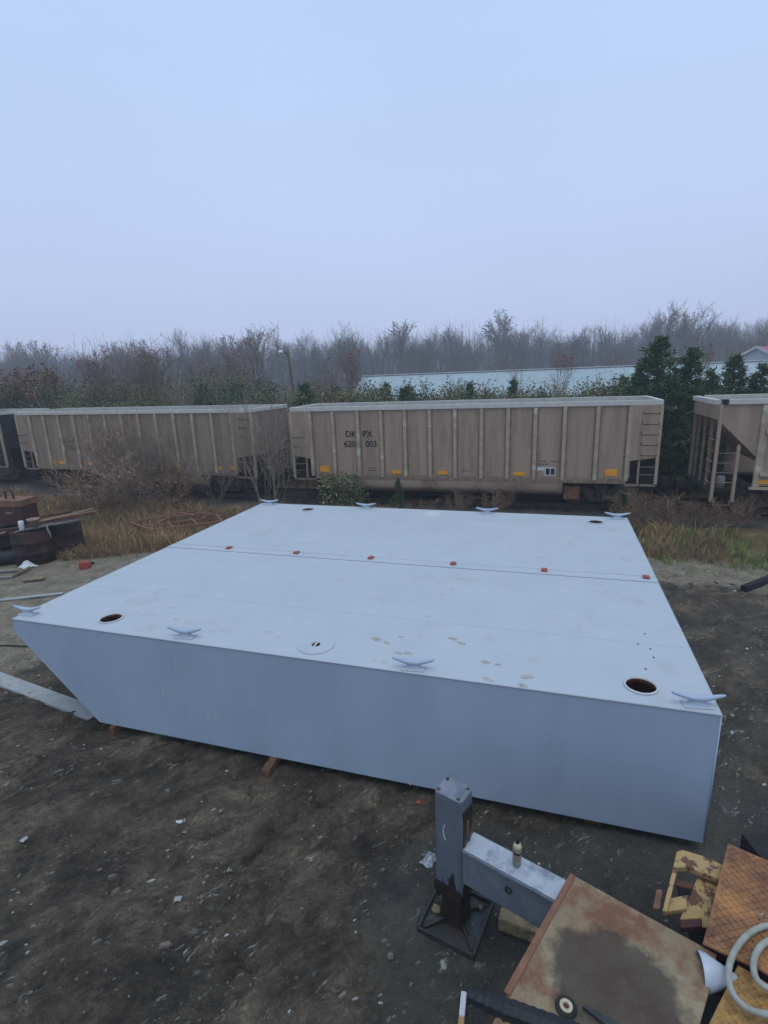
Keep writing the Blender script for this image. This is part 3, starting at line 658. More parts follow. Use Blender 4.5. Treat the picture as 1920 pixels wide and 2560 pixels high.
MB().lathe([(.062,0),(.062,-.4),(0,-.4)], (cov[0]+.003,cov[1],BZT+.006), n=20).build('cover_well', M['rustwell'], cv)
MB().box(cov[0]-.012,cov[0]+.012,cov[1]-.06,cov[1]+.06,BZT+.008,BZT+.022).build('lift_bar', M['rim'], cv)
for px in ((68,1537),(462,1594),(1033,1674),(1744,1766)):
    q = bl(*px); make_cleat(B1r, q[0], q[1]+.02, BZT+eps, .12 if px[0] > 100 else .1, .92)
oy = BW1
for px in ((674,1262),(917,1270),(1219,1280),(1542,1295)):
    q = bl(*px); make_cleat(B2r, q[0], min(q[1]-oy, BW2-.14), BZT+eps, .05, 1.0)
fh = [bl(776,1271), bl(1488,1302)]
fholes = [circle(q[0], min(q[1]-oy,BW2-.55), RH) for q in fh]
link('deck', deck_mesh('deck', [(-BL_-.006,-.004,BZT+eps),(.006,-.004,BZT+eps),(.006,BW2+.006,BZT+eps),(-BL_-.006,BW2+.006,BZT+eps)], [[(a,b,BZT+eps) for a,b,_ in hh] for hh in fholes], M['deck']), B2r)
for q in fh:
    yy = min(q[1]-oy,BW2-.55)
    MB().lathe([(RH+.002,.0),(RH+.024,.0),(RH+.024,.022),(RH+.004,.022),(RH+.002,-.02)], (q[0],yy,BZT+eps+.0005), n=32).build('hatch_rim', M['rim'], B2r, True)
    MB().lathe([(RH+.001,0),(RH+.001,-.06),(RH+.03,-.06),(RH+.03,-.95),(0,-.95)], (q[0],yy,BZT+.002), n=32).build('hatch_well', M['rustwell'], B2r, True)
q = bl(1080,1286); MB().lathe([(0,.010),(.25,.010),(.255,.001)], (q[0], q[1]-oy, BZT+eps), n=36).build('cover_plate', M['rim'], B2r)
for rr_, wy in ((B1r, BW1-GAP), (B2r, BW2)):  # rounded bars added along the edges to give a light-catching line
    for a_, b_ in (((-BL_,0),(0,0)),((0,0),(0,wy)),((-BL_,0),(-BL_,wy))):
        MB().tube([(a_[0],a_[1],BZT-.004),(b_[0],b_[1],BZT-.004)], .011, 8).build('light_catch_edge', M['deck'], rr_, True)
    for x_ in (0,):
        MB().tube([(x_,0,BZB),(x_,0,BZT)], .009, 8).build('light_catch_edge', M['hull'], rr_, True)
# weld beads across the deck and down the side
for fy in (.36,): MB().box(-BL_+.02,-.02,BW1*fy-.006,BW1*fy+.006,BZT+eps,BZT+eps+.0035).build('weld_bead', M['weld'], B1r)
# red lugs that tie the two sections together
for px in ((578,1369),(747,1380),(932,1392),(1136,1406),(1361,1421),(1612,1438)):
    q = bl(*px); m = MB().box(q[0]-.055,q[0]+.055,BW1-GAP-.12,BW1-GAP+.02,BZT+eps+.012,BZT+eps+.04)
    m.build('lug', M['redlug'], B1r, bev=.006)
# dried muddy shoe marks on the deck
def blob(cx, cy, a, b, ang, z, n=18, jag=.18):
    pts = []
    for k in range(n):
        t = 2*math.pi*k/n; r = 1+random.uniform(-jag,jag); u, v = a*r*math.cos(t), b*r*math.sin(t)
        pts.append((cx+u*math.cos(ang)-v*math.sin(ang), cy+u*math.sin(ang)+v*math.cos(ang), z))
    return pts
strong = [(940,1598,1.5),(966,1607,1),(994,1633,1),(1020,1634,1.05),(1133,1597,1.2),(1154,1609,1.1),(1212,1655,1.3),(1220,1699,1.1),(1319,1693,1.35),(1306,1714,1.1),(1003,1593,.6),(1245,1662,.8)]
faint = [(670,1582,1.4),(694,1593,.9),(530,1579,1),(560,1577,1),(340,1532,.9),(365,1537,1),(386,1538,.9),(430,1520,1),(444,1548,1.2),(470,1558,1.2),(826,1606,1),(782,1594,1.1),(1075,1441,1),(1100,1460,1.1),(1130,1473,1),(1180,1450,.9),(1105,1487,1.2),(1068,1540,.9),(960,1655,.9),(935,1652,.8),(1430,1470,.8),(1500,1462,.8),(1555,1395,.9),(1610,1400,.7),(1050,1590,.7)]
for lst, mt, sc in ((strong,'footmud',1),(faint,'mudfaint',1.05)):
    for x, y, k in lst:
        q = bl(x, y); zz = BZT+eps+.0012+random.random()*.0012; yo, rr, nm = (0, B1r, 'footprint') if q[1] < BW1-.35 else (BW1, B2r, 'footprint')
        m = MB(); pts = blob(q[0], q[1]-yo, .062*k*sc, .036*k*sc, random.uniform(-.5,.5), zz); m.add(pts, [tuple(range(len(pts)))])
        m.build(nm, M[mt], rr)
for x, y in ((1612,1585),(1595,1611),(1626,1623),(1634,1644),(1614,1673)):
    q = bl(x, y); MB().lathe([(.017,0),(.017,.002),(0,.002)], (q[0],q[1],BZT+eps), n=10).build('bolt_hole', M['seam'], B1r)
for x, y in ((395,1735),(408,1732),(440,1660),(520,1790),(1240,1962),(1025,1955)):   # weld spatter scars on the side plating
    d = ray(x, y); t = BO.dot(BN)/d.dot(BN); q = Vector((d.x*t, d.y*t, CAM_H+d.z*t)) - BO
    MB().box(q.dot(BE)-.008,q.dot(BE)+.008,-.003,0,q.z-.05,q.z+.05).build('scar', M['rim'], B1r)
# timber blocks the barge stands on
def block(px, lng, lab, wd=.13, ht=.145):
    q = P(px[0], px[1], .07); u = (q-BO).dot(BE); v = (q-BO).dot(BN)
    z0 = gz(q.x, q.y)
    o = thing('timber_block', lab, 'timber', (BO+BE*u+BN*v) + Vector((0,0,z0-.01)), BY+random.uniform(-.1,.1))
    MB().box(-wd/2,wd/2,-.02,lng,0,BZB-z0+.004).build('beam', M['wood'], o, bev=.008)
block((664,1936), .9, 'short reddish timber block poking out under the middle of the barge side')
block((280,1828), .7, 'small timber block under the raked end of the barge', .10)
for u, v, lab in ((-1.2,.5,'timber block hidden under the square end of the barge'),(-1.2,6.5,'timber block under the square end of the farther barge section'),(-7.6,6.5,'timber block under the raked end of the farther barge section')):
    q = BO+BE*u+BN*v; o = thing('timber_block', lab, 'timber', (q.x,q.y,gz(q.x,q.y)-.01), BY)
    MB().box(-.1,.1,-.4,.4,0,BZB-gz(q.x,q.y)+.004).build('beam', M['wood'], o)

# ------------------------------------------------------------------ crane outrigger in the foreground
PR = R(-29.5); BA = R(-37)
pc = Vector((.601,4.34,0)); pz = gz(pc.x,pc.y)+.01
og = thing('crane_outrigger', 'grey steel crane outrigger leg with greasy foot standing on square pad', 'outrigger', (pc.x,pc.y,pz), BA)
fl = MB().box(-.30,.30,-.31,.31,.012,.035).xf(Matrix.Rotation(PR-BA,4,'Z')).build('float_pad', M['padsteel'], og)
for a, b in (((-.30,-.31),(.30,-.31)),((.30,-.31),(.30,.31)),((.30,.31),(-.30,.31)),((-.30,.31),(-.30,-.31))):
    MB().bar((a[0],a[1],.05),(b[0],b[1],.05),.022,.075).xf(Matrix.Rotation(PR-BA,4,'Z')).build('pad_lip', M['padsteel'], fl)
for x0,x1,y0,y1 in ((-.28,-.14,-.22,.0),(.14,.27,-.12,.12),(-.26,-.13,.05,.2)):
    MB().prism([(x0,y0,.037),(x1,y0+.03,.037),(x1-.02,y1,.037),(x0+.01,y1-.02,.037)],(0,0,.004)).xf(Matrix.Rotation(PR-BA,4,'Z')).build('water_pool', M['water'], fl)
for ang in (45,135,225,315):
    ca_, sa_ = math.cos(R(ang)), math.sin(R(ang))
    MB().prism([(ca_*.12,sa_*.12,.036),(ca_*.37,sa_*.37,.036),(ca_*.36,sa_*.36,.055),(ca_*.13,sa_*.13,.10)], (-sa_*.014,ca_*.014,0)).xf(Matrix.Rotation(PR-BA,4,'Z')).build('gusset', M['grease'], fl)
MB().tube([(-.33,-.12,.03),(-.30,-.27,.03)],.04,10).xf(Matrix.Rotation(PR-BA,4,'Z')).build('pin_tube', M['padsteel'], fl)
bt = MB().lathe([(0,0),(.03,0),(.03,.03),(.02,.045),(0,.045)],(.2,.2,.036),n=10).xf(Matrix.Rotation(PR-BA,4,'Z')).build('pad_bolt', M['bolt'], fl)
MB().box(-.115,.115,-.11,.11,.036,.66).build('inner_leg', M['grease'], og, bev=.012)
ZT = 1.655
px_, py_ = .155, .125
def oct_(hx_, hy_, c_, z): return [(-hx_+c_,-hy_,z),(hx_-c_,-hy_,z),(hx_,-hy_+c_,z),(hx_,hy_-c_,z),(hx_-c_,hy_,z),(-hx_+c_,hy_,z),(-hx_,hy_-c_,z),(-hx_,-hy_+c_,z)]
tilt = Matrix.Translation((-.015,-.02,0))
MB().prism(oct_(px_,py_,.03,.52),(0,0,ZT-.52)).xf(tilt).build('jack_box', M['jack'], og, bev=.004)
cap = MB().prism(oct_(px_-.004,py_-.004,.03,ZT),(0,0,.016)).xf(tilt).build('cap_plate', M['beam'], og, bev=.003)
MB().prism([(-.03,.09,ZT+.017),(.10,.08,ZT+.017),(.11,-.06,ZT+.017),(.05,-.085,ZT+.017),(.045,.0,ZT+.017)],(0,0,.002)).xf(tilt).build('bare_patch', M['jack'], cap)
for x, y in ((-.115,.085),(.115,.085),(.10,-.085),(-.12,-.08)):
    MB().lathe([(0,0),(.02,0),(.02,.006),(.015,.006),(.015,.022),(0,.024)],(x,y,ZT+.016),n=8).xf(tilt).build('cap_bolt', M['bolt'], cap)
for k, (x, z0, z1, wv) in enumerate(((.05,.50,.80,.075),(-.03,.46,.60,.06),(.11,.46,.56,.05))):   # torn greasy skirt at the foot of the box
    pts = [(x-wv/2,z0-.06),(x+wv/2,z0-.02),(x+wv*.45,z0+.5*(z1-z0)),(x+.01,z1),(x-wv*.3,z0+.7*(z1-z0)),(x-wv*.5,z0+.2)]
    MB().prism([(a,-py_-.001,b) for a,b in pts],(0,-.006,0)).xf(tilt).build('grease_patch', M['grease'], og)
for x0, x1, z0_, z1_, z2_ in ((-.155,-.06,.40,.56,.50),(-.06,.05,.42,.50,.60),(.05,.155,.44,.57,.47)):   # torn lower edge of the box
    MB().prism([(x0,-py_-.002,.60),(x1,-py_-.002,.60),(x1,-py_-.006,z2_-.04),((x0+x1)/2,-py_-.012,z0_),(x0,-py_-.006,z1_-.06)],(0,-.006,0)).xf(tilt).build('skirt_flap', M['grease'], og)
MB().prism([(px_+.002,-.10,.62),(px_+.002,.10,.62),(px_+.006,.08,.44),(px_+.006,-.02,.52),(px_+.006,-.09,.40)],(.006,0,0)).xf(tilt).build('skirt_flap', M['grease'], og)
MB().prism([(px_+.001,-.10,1.55),(px_+.001,.07,1.53),(px_+.001,.075,1.32),(px_+.001,.03,1.12),(px_+.001,-.03,1.18),(px_+.001,-.06,1.10),(px_+.001,-.095,1.14),(px_+.001,-.085,1.36)],(.012,0,0)).xf(tilt).build('cut_opening', M['grease'], og)
MB().prism([(px_+.013,-.04,1.42),(px_+.013,.0,1.4),(px_+.013,-.02,1.24),(px_+.013,-.055,1.22)],(.006,0,0)).xf(tilt).build('torn_metal', M['rustedge'], og)
MB().tube([(-.03,-py_-.003,1.33),(-.045,-py_-.006,1.26),(-.035,-py_-.006,1.19),(-.02,-py_-.003,1.16)],.006,6).xf(tilt).build('paint_run', M['rim'], og)
BT = 1.12
bm2 = MB().prism([(.135,-.118,BT),(.135,-.118,BT-.42),(2.2,-.118,BT-.42),(2.2,-.118,BT)],(0,.236,0)).build('arm', M['beam'], og, bev=.006)
MB().box(.136,2.2,-.1185,.1185,BT+.0005,BT+.004).build('arm_top', M['armtop'], bm2)
MB().box(.14,2.2,-.135,-.118,BT-.035,BT-.004).build('arm_flange', M['beam'], bm2, bev=.003)
MB().box(.14,2.2,.118,.135,BT-.035,BT-.004).build('arm_flange', M['beam'], bm2, bev=.003)
MB().lathe([(.022,0),(.036,0),(.036,.006),(.022,.006)],(.62,-.125,BT-.17),(0,-1,0),14).build('grease_port', M['cardark'], bm2)
# spray can standing on the arm
cp_ = P(1292,2158,BT); cn = thing('spray_can', 'small spray paint can with black nozzle standing on the outrigger arm', 'spray can', (cp_.x,cp_.y,BT+.001), .3)
MB().lathe([(0,0),(.03,0),(.0325,.004),(.0325,.035),(.031,.037)],n=20).build('base', M['boardgrey'], cn, True)
MB().lathe([(.031,.037),(.0325,.039),(.0325,.15),(.031,.155)],n=20).build('label_wrap', M['can'], cn, True)
MB().lathe([(.0326,.10),(.0332,.101),(.0332,.118),(.0326,.119)],n=20).build('label_band', M['candark'], cn)
MB().lathe([(.031,.155),(.032,.158),(.022,.185),(.018,.188),(0,.189)],n=20).build('shoulder', M['cream'], cn, True)
MB().lathe([(.0155,.188),(.017,.192),(.015,.225),(.006,.232),(0,.232)],n=14).prism([(-.006,-.006,.21),(.035,-.006,.222),(.035,-.006,.234),(-.006,-.006,.236)],(0,.012,0)).build('nozzle', M['candark'], cn)
cn.scale = (1.25,1.25,1.25)

# ------------------------------------------------------------------ crane carrier deck
def tread(mb, poly, e, z, pitch=.05, ln=.042, wd=.012, ht=.004, jit=0):
    """raised lozenge bars, alternating direction, over a convex polygon in the plane z"""
    e = Vector((e[0],e[1],0)).normalized(); n = Vector((-e.y,e.x,0)); p2 = [(Vector(q).dot(e), Vector(q).dot(n)) for q in poly]
    us = [q[0] for q in p2]; vs_ = [q[1] for q in p2]
    def inside(u, v):
        s = None
        for i in range(len(p2)):
            a, b = p2[i], p2[(i+1)%len(p2)]; cr = (b[0]-a[0])*(v-a[1])-(b[1]-a[1])*(u-a[0])
            if s is None: s = cr > 0
            elif (cr > 0) != s: return False
        return True
    i = 0; u = min(us)
    while u < max(us):
        j = 0; v = min(vs_)
        while v < max(vs_):
            if inside(u-.02,v-.02) and inside(u+.02,v+.02) and inside(u+.02,v-.02) and inside(u-.02,v+.02) and random.random() > jit:
                a = R(45 if (i+j)%2 else -45); c_ = e*u+n*v; d = e*math.cos(a)+n*math.sin(a); q = Vector((-d.y,d.x,0)); Z = Vector((0,0,1))
                o = Vector((c_.x,c_.y,z))
                mb.add([o-d*ln*.5, o-q*wd*.5, o+d*ln*.5, o+q*wd*.5, o-d*ln*.36+Z*ht, o-q*wd*.25+Z*ht, o+d*ln*.36+Z*ht, o+q*wd*.25+Z*ht],
                       [(0,1,5,4),(1,2,6,5),(2,3,7,6),(3,0,4,7),(4,5,6,7)])
            v += pitch*.5*1.1; j += 1
        u += pitch*.5*1.1; i += 1
    return mb
ZP = 1.27
def q3(px, z=ZP): v = P(px[0], px[1], z); return v
plate_px = [(1434,2188),(1600,2280),(1792,2385),(1775,2470),(1745,2575),(1700,2690),(1420,2680),(1230,2560),(1268,2487),(1340,2348)]
pl_w = [q3(q) for q in plate_px]
pr_ = thing('crane_deck', 'worn rusty tread plate fender of the crane with dark wet stain', 'crane deck', (pl_w[0].x, pl_w[0].y, 0.0))
stc = q3((1545,2470)); stain(M['plate'], stc.x-pl_w[0].x, stc.y-pl_w[0].y, .50, .42, (.040,.028,.020), .45)
plate_o = MB().prism(pl_w, (0,0,-.03)).build('tread_plate', M['plate'], pr_, world=True, bev=.004)
stuff(tread(MB(), [q for q in pl_w], (1,-.86), ZP, .062, .046, .011, .0018, .06).build('tread_bars', M['plate'], pr_, world=True))
inn = [q3(q, ZP-.031) for q in [(1450,2205),(1765,2385),(1735,2560),(1690,2660),(1420,2650),(1255,2550),(1290,2490)]]
MB().prism(inn, (0,0,-.62)).build('fender_box', M['rustbox'], pr_, world=True)
legp = q3((1560,2480), 0)
MB().box(legp.x-.25,legp.x+.25,legp.y-.8,legp.y-.2,gz(legp.x,legp.y)-.02,ZP-.64).build('frame_leg', M['cardark'], pr_, world=True)
for a, b in (((1434,2188),(1268,2487)),):
    MB().bar(q3(a)+Vector((-.004,.002,.005)), q3(b)+Vector((-.004,.002,.005)), .05, .012).build('edge_angle', M['rustedge'], pr_, world=True, bev=.003)
q = q3((1415,2519)); ft = MB().lathe([(0,.001),(.072,.001),(.075,.006),(.07,.014),(.048,.016),(.046,.004),(0,.004)], q, n=28).build('flange_ring', M['cardark'], pr_, world=True, smooth=False)
MB().lathe([(.020,.004),(.042,.004),(.044,.022),(.036,.026),(.022,.024),(.020,.006)], q, n=24).build('nipple', M['cream'], ft, world=True)
MB().lathe([(0,.01),(.0195,.01)], q, n=20).build('bore', M['rust'], ft, world=True)
a, b = q3((1462,2528)), q3((1540,2575))
MB().prism([a+Vector((-.012,.012,0)), a+Vector((.016,.018,0)), b+Vector((.03,.02,0)), b+Vector((-.03,-.02,0))], (0,0,.03)).build('cleat_wedge', M['padsteel'], pr_, world=True)
# corrugated rubber strip across the foot of the plate
pa, pb = q3((1168,2483), ZP+.035), q3((1450,2585), ZP+.035)
rs = thing('rubber_strip', 'black ribbed rubber strip lying across the rusty tread plate', 'rubber strip', (pa.x,pa.y,ZP))
dv = (pb-pa); nv = Vector((-dv.y,dv.x,0)).normalized()
path = [pa+dv*t for t in [i/40 for i in range(41)]]
prof_ = []
m = MB(); k = 0
for i, p in enumerate(path):
    wv = .042 + .006*math.sin(i*1.9)*(1 if i < 16 else .3); hh = .03 + .005*math.sin(i*1.9)*(1 if i < 16 else .3)
    ww = wv*(1+.6*min(1,i/14))
    for a_, z_ in ((-ww,-.03),(-ww*.8,hh*.6),(0,hh),(ww*.8,hh*.6),(ww,-.03)): m.v.append(p+nv*a_+Vector((0,0,z_)))
for i in range(len(path)-1):
    for j in range(5): m.f.append((i*5+j, (i+1)*5+j, (i+1)*5+(j+1)%5, i*5+(j+1)%5))
m.f.append((0,1,2,3,4)); m.f.append(tuple(40*5+j for j in (4,3,2,1,0)))
m.build('strip', M['black'], rs, world=True)
# lower brown step plate and white pole at the picture's foot
st_ = [q3(q_, .8) for q_ in ((1245,2508),(1205,2585),(1180,2640),(1420,2660),(1440,2580))]
sp_ = thing('step_plate', 'brown rusty step plate below the ribbed rubber strip', 'step', (st_[0].x,st_[0].y,0))
MB().prism(st_,(0,0,-.03)).build('tread', M['rustbox'], sp_, world=True)
c0 = sum(st_, Vector())/5; MB().box(c0.x-.2,c0.x+.1,c0.y-.3,c0.y-.1,gz(c0.x,c0.y)-.02,.775).build('hanger', M['cardark'], sp_, world=True)
w0, w1 = P(1160,2490,.0), P(1148,2620,.0)
wp = thing('white_pole', 'short white painted pole with yellow end lying by the crane step', 'pole', (w0.x,w0.y,gz(w0.x,w0.y)))
MB().bar(w0+Vector((0,0,.045)), w0+(w1-w0)*.5+Vector((0,0,.04)), .05,.04).build('shaft', M['white'], wp, world=True, bev=.006)
MB().bar(w0+(w1-w0)*.501+Vector((0,0,.04)), w1+Vector((0,0,.04)), .051,.041).build('yellow_end', M['yellow'], wp, world=True, bev=.006)
# orange tread plates to the right
ZO = 1.33
or1 = [q3(q_, ZO) for q_ in ((1820,2108),(2010,2190),(2010,2500),(1905,2425),(1845,2398),(1757,2358))]
o1 = thing('deck_panel', 'orange rusted tread plate panel with small lifting eye, beside the yellow bracket', 'deck panel', (or1[0].x,or1[0].y,0))
MB().prism(or1,(0,0,-.02)).build('tread_plate', M['plateorange'], o1, world=True, bev=.003)
stuff(tread(MB(), or1[:3]+[or1[5]], (.82,-.57), ZO, .066, .056, .017, .006).build('tread_bars', M['plateorange'], o1, world=True))
MB().prism([q3(q_, ZO-.021) for q_ in ((1835,2150),(2000,2220),(2000,2470),(1780,2350))],(0,0,-.5)).build('box', M['rustbox'], o1, world=True)
cc = q3((1950,2300),0); MB().box(cc.x-.3,cc.x+.3,cc.y-.3,cc.y+.3,gz(cc.x,cc.y)-.02,ZO-.53).build('frame_leg', M['cardark'], o1, world=True)
q = q3((1903,2300),ZO); MB().tube([q+Vector((.018*math.cos(t),.0,.03+.032*math.sin(t))) for t in [i*math.pi/8-.5*math.pi for i in range(17)]],.006,6).build('lifting_eye', M['hose'], o1, world=True, smooth=True)
or2 = [q3(q_, ZO-.06) for q_ in ((1845,2412),(1880,2432),(2010,2520),(2010,2760),(1755,2760),(1772,2560))]
o2 = thing('deck_panel', 'yellow tread plate panel lying lower than the orange one, under the white hose', 'deck panel', (or2[0].x,or2[0].y,0))
MB().prism(or2,(0,0,-.02)).build('tread_plate', M['plateyellow'], o2, world=True, bev=.003)
stuff(tread(MB(), or2, (.82,-.57), ZO-.06, .062, .052, .016, .006).build('tread_bars', M['plateyellow'], o2, world=True))
MB().prism([q3(q_, ZO-.081) for q_ in ((1860,2450),(1990,2540),(1990,2740),(1790,2740))],(0,0,-.5)).build('box', M['rustbox'], o2, world=True)
cc = q3((1900,2600),0); MB().box(cc.x-.25,cc.x+.25,cc.y-.35,cc.y+.15,gz(cc.x,cc.y)-.02,ZO-.58).build('frame_leg', M['cardark'], o2, world=True)
# yellow bracket between the plates
ZB2 = 1.22
yb = thing('yellow_bracket', 'chipped yellow steel bracket frame between the crane deck plates', 'bracket', (q3((1740,2220),0).x,q3((1740,2220),0).y,0))
def ring_part(name, px, z, th, m): return MB().prism([q3(q_, z) for q_ in px],(0,0,-th)).build(name, m, yb, world=True, bev=.004)
ring_part('top_rail', ((1692,2128),(1706,2124),(1760,2140),(1830,2172),(1815,2200),(1790,2196),(1720,2168),(1683,2168)), ZB2, .05, M['yellow'])
ring_part('side_rail', ((1682,2172),(1694,2172),(1668,2278),(1656,2276)), ZB2-.002, .05, M['yellow'])
ring_part('foot_tab', ((1642,2222),(1656,2224),(1650,2272),(1632,2270)), ZB2-.05, .02, M['rustedge'])
ring_part('cross_bar', ((1666,2247),(1722,2236),(1716,2272),(1662,2280)), ZB2-.055, .04, M['yellow'])
ring_part('floor_sheet', ((1745,2190),(1850,2200),(1820,2320),(1755,2318),(1755,2296),(1700,2298)), ZB2-.09, .015, M['yellow'])
ring_part('front_lip', ((1700,2299),(1754,2297),(1753,2316),(1703,2320)), ZB2-.06, .05, M['rustbox'])
ring_part('bent_strap', ((1676,2190),(1700,2200),(1733,2212),(1730,2222),(1690,2214),(1672,2204)), ZB2-.03, .02, M['rust'])
MB().prism([q3(q_, ZB2-.056) for q_ in ((1700,2150),(1850,2200),(1830,2320),(1750,2335))],(0,0,-.06)).xf(Matrix.Translation((0,0,-.25))).build('under_box', M['cardark'], yb, world=True)
cc = q3((1770,2250),0.0); MB().box(cc.x-.35,cc.x-.15,cc.y-.85,cc.y-.6,gz(cc.x,cc.y)-.02,ZB2-.40).build('frame_leg', M['cardark'], yb, world=True)
# funnel cone poking out beside the plate
ca_p, cb_p = P(1768,2433,ZP-.03), P(1846,2450,ZP-.03); ax = (cb_p-ca_p); Lc = ax.length
fn = thing('funnel', 'pale grey plastic funnel with spout lying on its side by the rusty plate', 'funnel', (ca_p.x,ca_p.y,ZP-.25))
MB().lathe([(.122,-.05),(.126,-.04),(.122,0),(.026,Lc),(.018,Lc+.004),(.112,0),(.116,-.05)], ca_p, ax, 32).build('cone', M['cone'], fn, True, world=True)
MB().lathe([(.024,Lc-.01),(.021,Lc+.05),(.010,Lc+.13),(.006,Lc+.13),(.016,Lc-.01)], ca_p, ax, 16).build('spout', M['hose'], fn, True, world=True)
# white hose
ho = thing('hose_coil', 'thick white hose coiled loosely on the orange and yellow deck panels', 'hose', (q3((1930,2430),ZO).x,q3((1930,2430),ZO).y,ZO))
cts = []
for r0, c0, ph in ((112,(1933,2428),0),(62,(1944,2412),1)):
    pts = []
    for i in range(41):
        t = R(30)+i/40*R(360); rr = r0*(1+.03*math.sin(3*t+ph))
        v = P(c0[0]+rr*math.cos(t), c0[1]+rr*1.0*math.sin(t), ZO+.034+.01*ph); pts.append(v)
    MB().tube(pts, .022, 12).build('loop', M['hose'], ho, True, world=True)
# timber beside the pad
ta, tb = P(1249,2290,.12), P(1400,2345,.12)
tm = thing('timber_beam', 'muddy pale timber lying between outrigger pad and crane deck', 'timber', (ta.x,ta.y,gz(ta.x,ta.y)))
MB().bar(ta+Vector((0,0,-.03)), tb+Vector((0,0,-.03)), .15,.15).build('beam', M['woodpale'], tm, world=True, bev=.01)
# ------------------------------------------------------------------ junk around the yard
def gp(x, y):
    q = P(x, y, 0)
    for _ in range(4): q = P(x, y, gz(q.x, q.y))
    return q
rnd = random.Random(11)
# two rusted drums on their sides carrying boards, and a maroon steel box
def tank(px, r, ln, rz, lab, m):
    q = gp(*px); t = thing('rusted_tank', lab, 'tank', (q.x, q.y, q.z-.02), rz)
    MB().lathe([(0,-ln/2),(r*.55,-ln/2-.03),(r*.93,-ln/2),(r,-ln/2+.02),(r,ln/2-.02),(r*.93,ln/2),(r*.55,ln/2+.03),(0,ln/2)], (0,0,r), (1,0,0), 28).build('shell', m, t, True)
    for k in (-.3,.3): MB().lathe([(r+.002,-.02),(r+.015,-.012),(r+.015,.012),(r+.002,.02)], (k*ln,0,r), (1,0,0), 28).build('hoop', m, t, True)
    return t
jz = .95
ta_ = P(120,1400,0)
t1 = thing('rusted_tank', 'dark rusted cylindrical tank under the board pile beside the maroon box', 'tank', gp(95,1402), -.1)
def drum(t, r, hh, m):
    MB().lathe([(0,0),(r*.96,0),(r,.02),(r,hh*.33),(r+.015,hh*.34),(r+.015,hh*.36),(r,hh*.37),(r,hh*.66),(r+.015,hh*.67),(r+.015,hh*.69),(r,hh*.7),(r,hh-.02),(r*.97,hh),(r*.9,hh-.03),(0,hh-.03)], n=28).build('shell', m, t, True)
drum(t1, .62, 1.12, M['rustdk'])
t2 = thing('rusted_tank', 'black and brown rusted drum under the right end of the board pile', 'tank', gp(170,1382), .2)
drum(t2, .55, 1.12, M['rustdk'])
t3 = thing('rusted_tank', 'rusted drum below the maroon steel box in tall grass', 'tank', gp(28,1380), 0)
drum(t3, .62, 1.1, M['rustdk'])
bxp = PY(45,1310,17.3)
zt0 = 1.16
bx = thing('steel_box', 'maroon painted steel box with lifting loop and pink scratches', 'steel box', (PY(45,1308,17.6).x, 17.6, zt0), -.16)
MB().box(-.56,.56,-.35,.35,.0,.62).build('body', M['rustbox'], bx, bev=.01)
MB().box(-.60,.60,-.38,.38,.62,.84).build('lid', M['rustedge'], bx, bev=.012)
MB().tube([(-.14,-.1,.84),(-.15,-.1,1.10),(.1,-.1,1.13),(.16,-.1,.84)],.03,8).build('lifting_loop', M['cardark'], bx)
MB().tube([(-.05,-.356,.42),(.1,-.357,.40),(.25,-.357,.43),(.3,-.356,.5)],.012,5).build('scratch', M['boardpink'], bx)
MB().tube([(.0,-.356,.45),(.2,-.357,.42)],.01,5).build('scratch', M['boardpink'], bx)
def board(lab, a, b, wd, th, m, name='board'):
    d = (b-a); c = a
    o = thing(name, lab, 'board', tuple(c)); MB().bar(a, b, wd, th).build('plank', m, o, world=True, bev=.004); return o
def jb(x, y, Y): return PY(x, y, Y)
board('long pinkish board on top of the drum pile, bowed upwards', jb(95,1305,17.0), jb(232,1272,16.9), .16, .03, M['boardpink'])
board('broad rust brown board under the pinkish one on the drum pile', jb(85,1308,17.15), jb(243,1278,17.1), .3, .05, M['rustedge'])
board('rusty angle iron at the back of the board pile', jb(95,1294,17.35), jb(180,1279,17.3), .08, .06, M['rust'])
board('grey weathered board sticking out at the right of the board pile', jb(60,1326,16.75), jb(218,1293,17.0), .22, .03, M['boardgrey'])
board('pale grey board lying at the front edge of the drums', jb(36,1330,16.6), jb(132,1309,16.7), .12, .03, M['boardgrey'])
board('maroon plank under the steel box reaching past it', jb(-40,1332,16.9), jb(60,1318,16.85), .25, .06, M['rustbox'])
board('pale thin board low at the left of the drums', jb(-30,1340,16.5), jb(14,1330,16.6), .1, .03, M['boardpink'])
o = thing('flower_pot', 'small terracotta bucket on the board pile by the maroon box', 'bucket', jb(86,1316,16.62), 0)
MB().lathe([(0,0),(.13,0),(.17,.22),(.19,.22),(.19,.26),(.16,.26),(.12,.03),(0,.03)], n=20).build('pot', M['boardpink'], o, True)
o = thing('tin_can', 'pale green tin standing on the boards before the maroon box', 'can', jb(56,1325,16.55), 0)
MB().lathe([(0,0),(.075,0),(.08,.01),(.08,.29),(.07,.3),(0,.3)], n=16).build('body', M['white'], o, True)
o = thing('hanging_rag', 'torn pale strip of plastic hanging from the front boards', 'plastic strip', jb(122,1338,16.5), 0)
MB().tube([(0,0,.32),(.01,-.02,.2),(.05,-.01,.08),(.06,0,-.08)],[.03,.035,.03,.015],5).build('strip', M['boardgrey'], o)
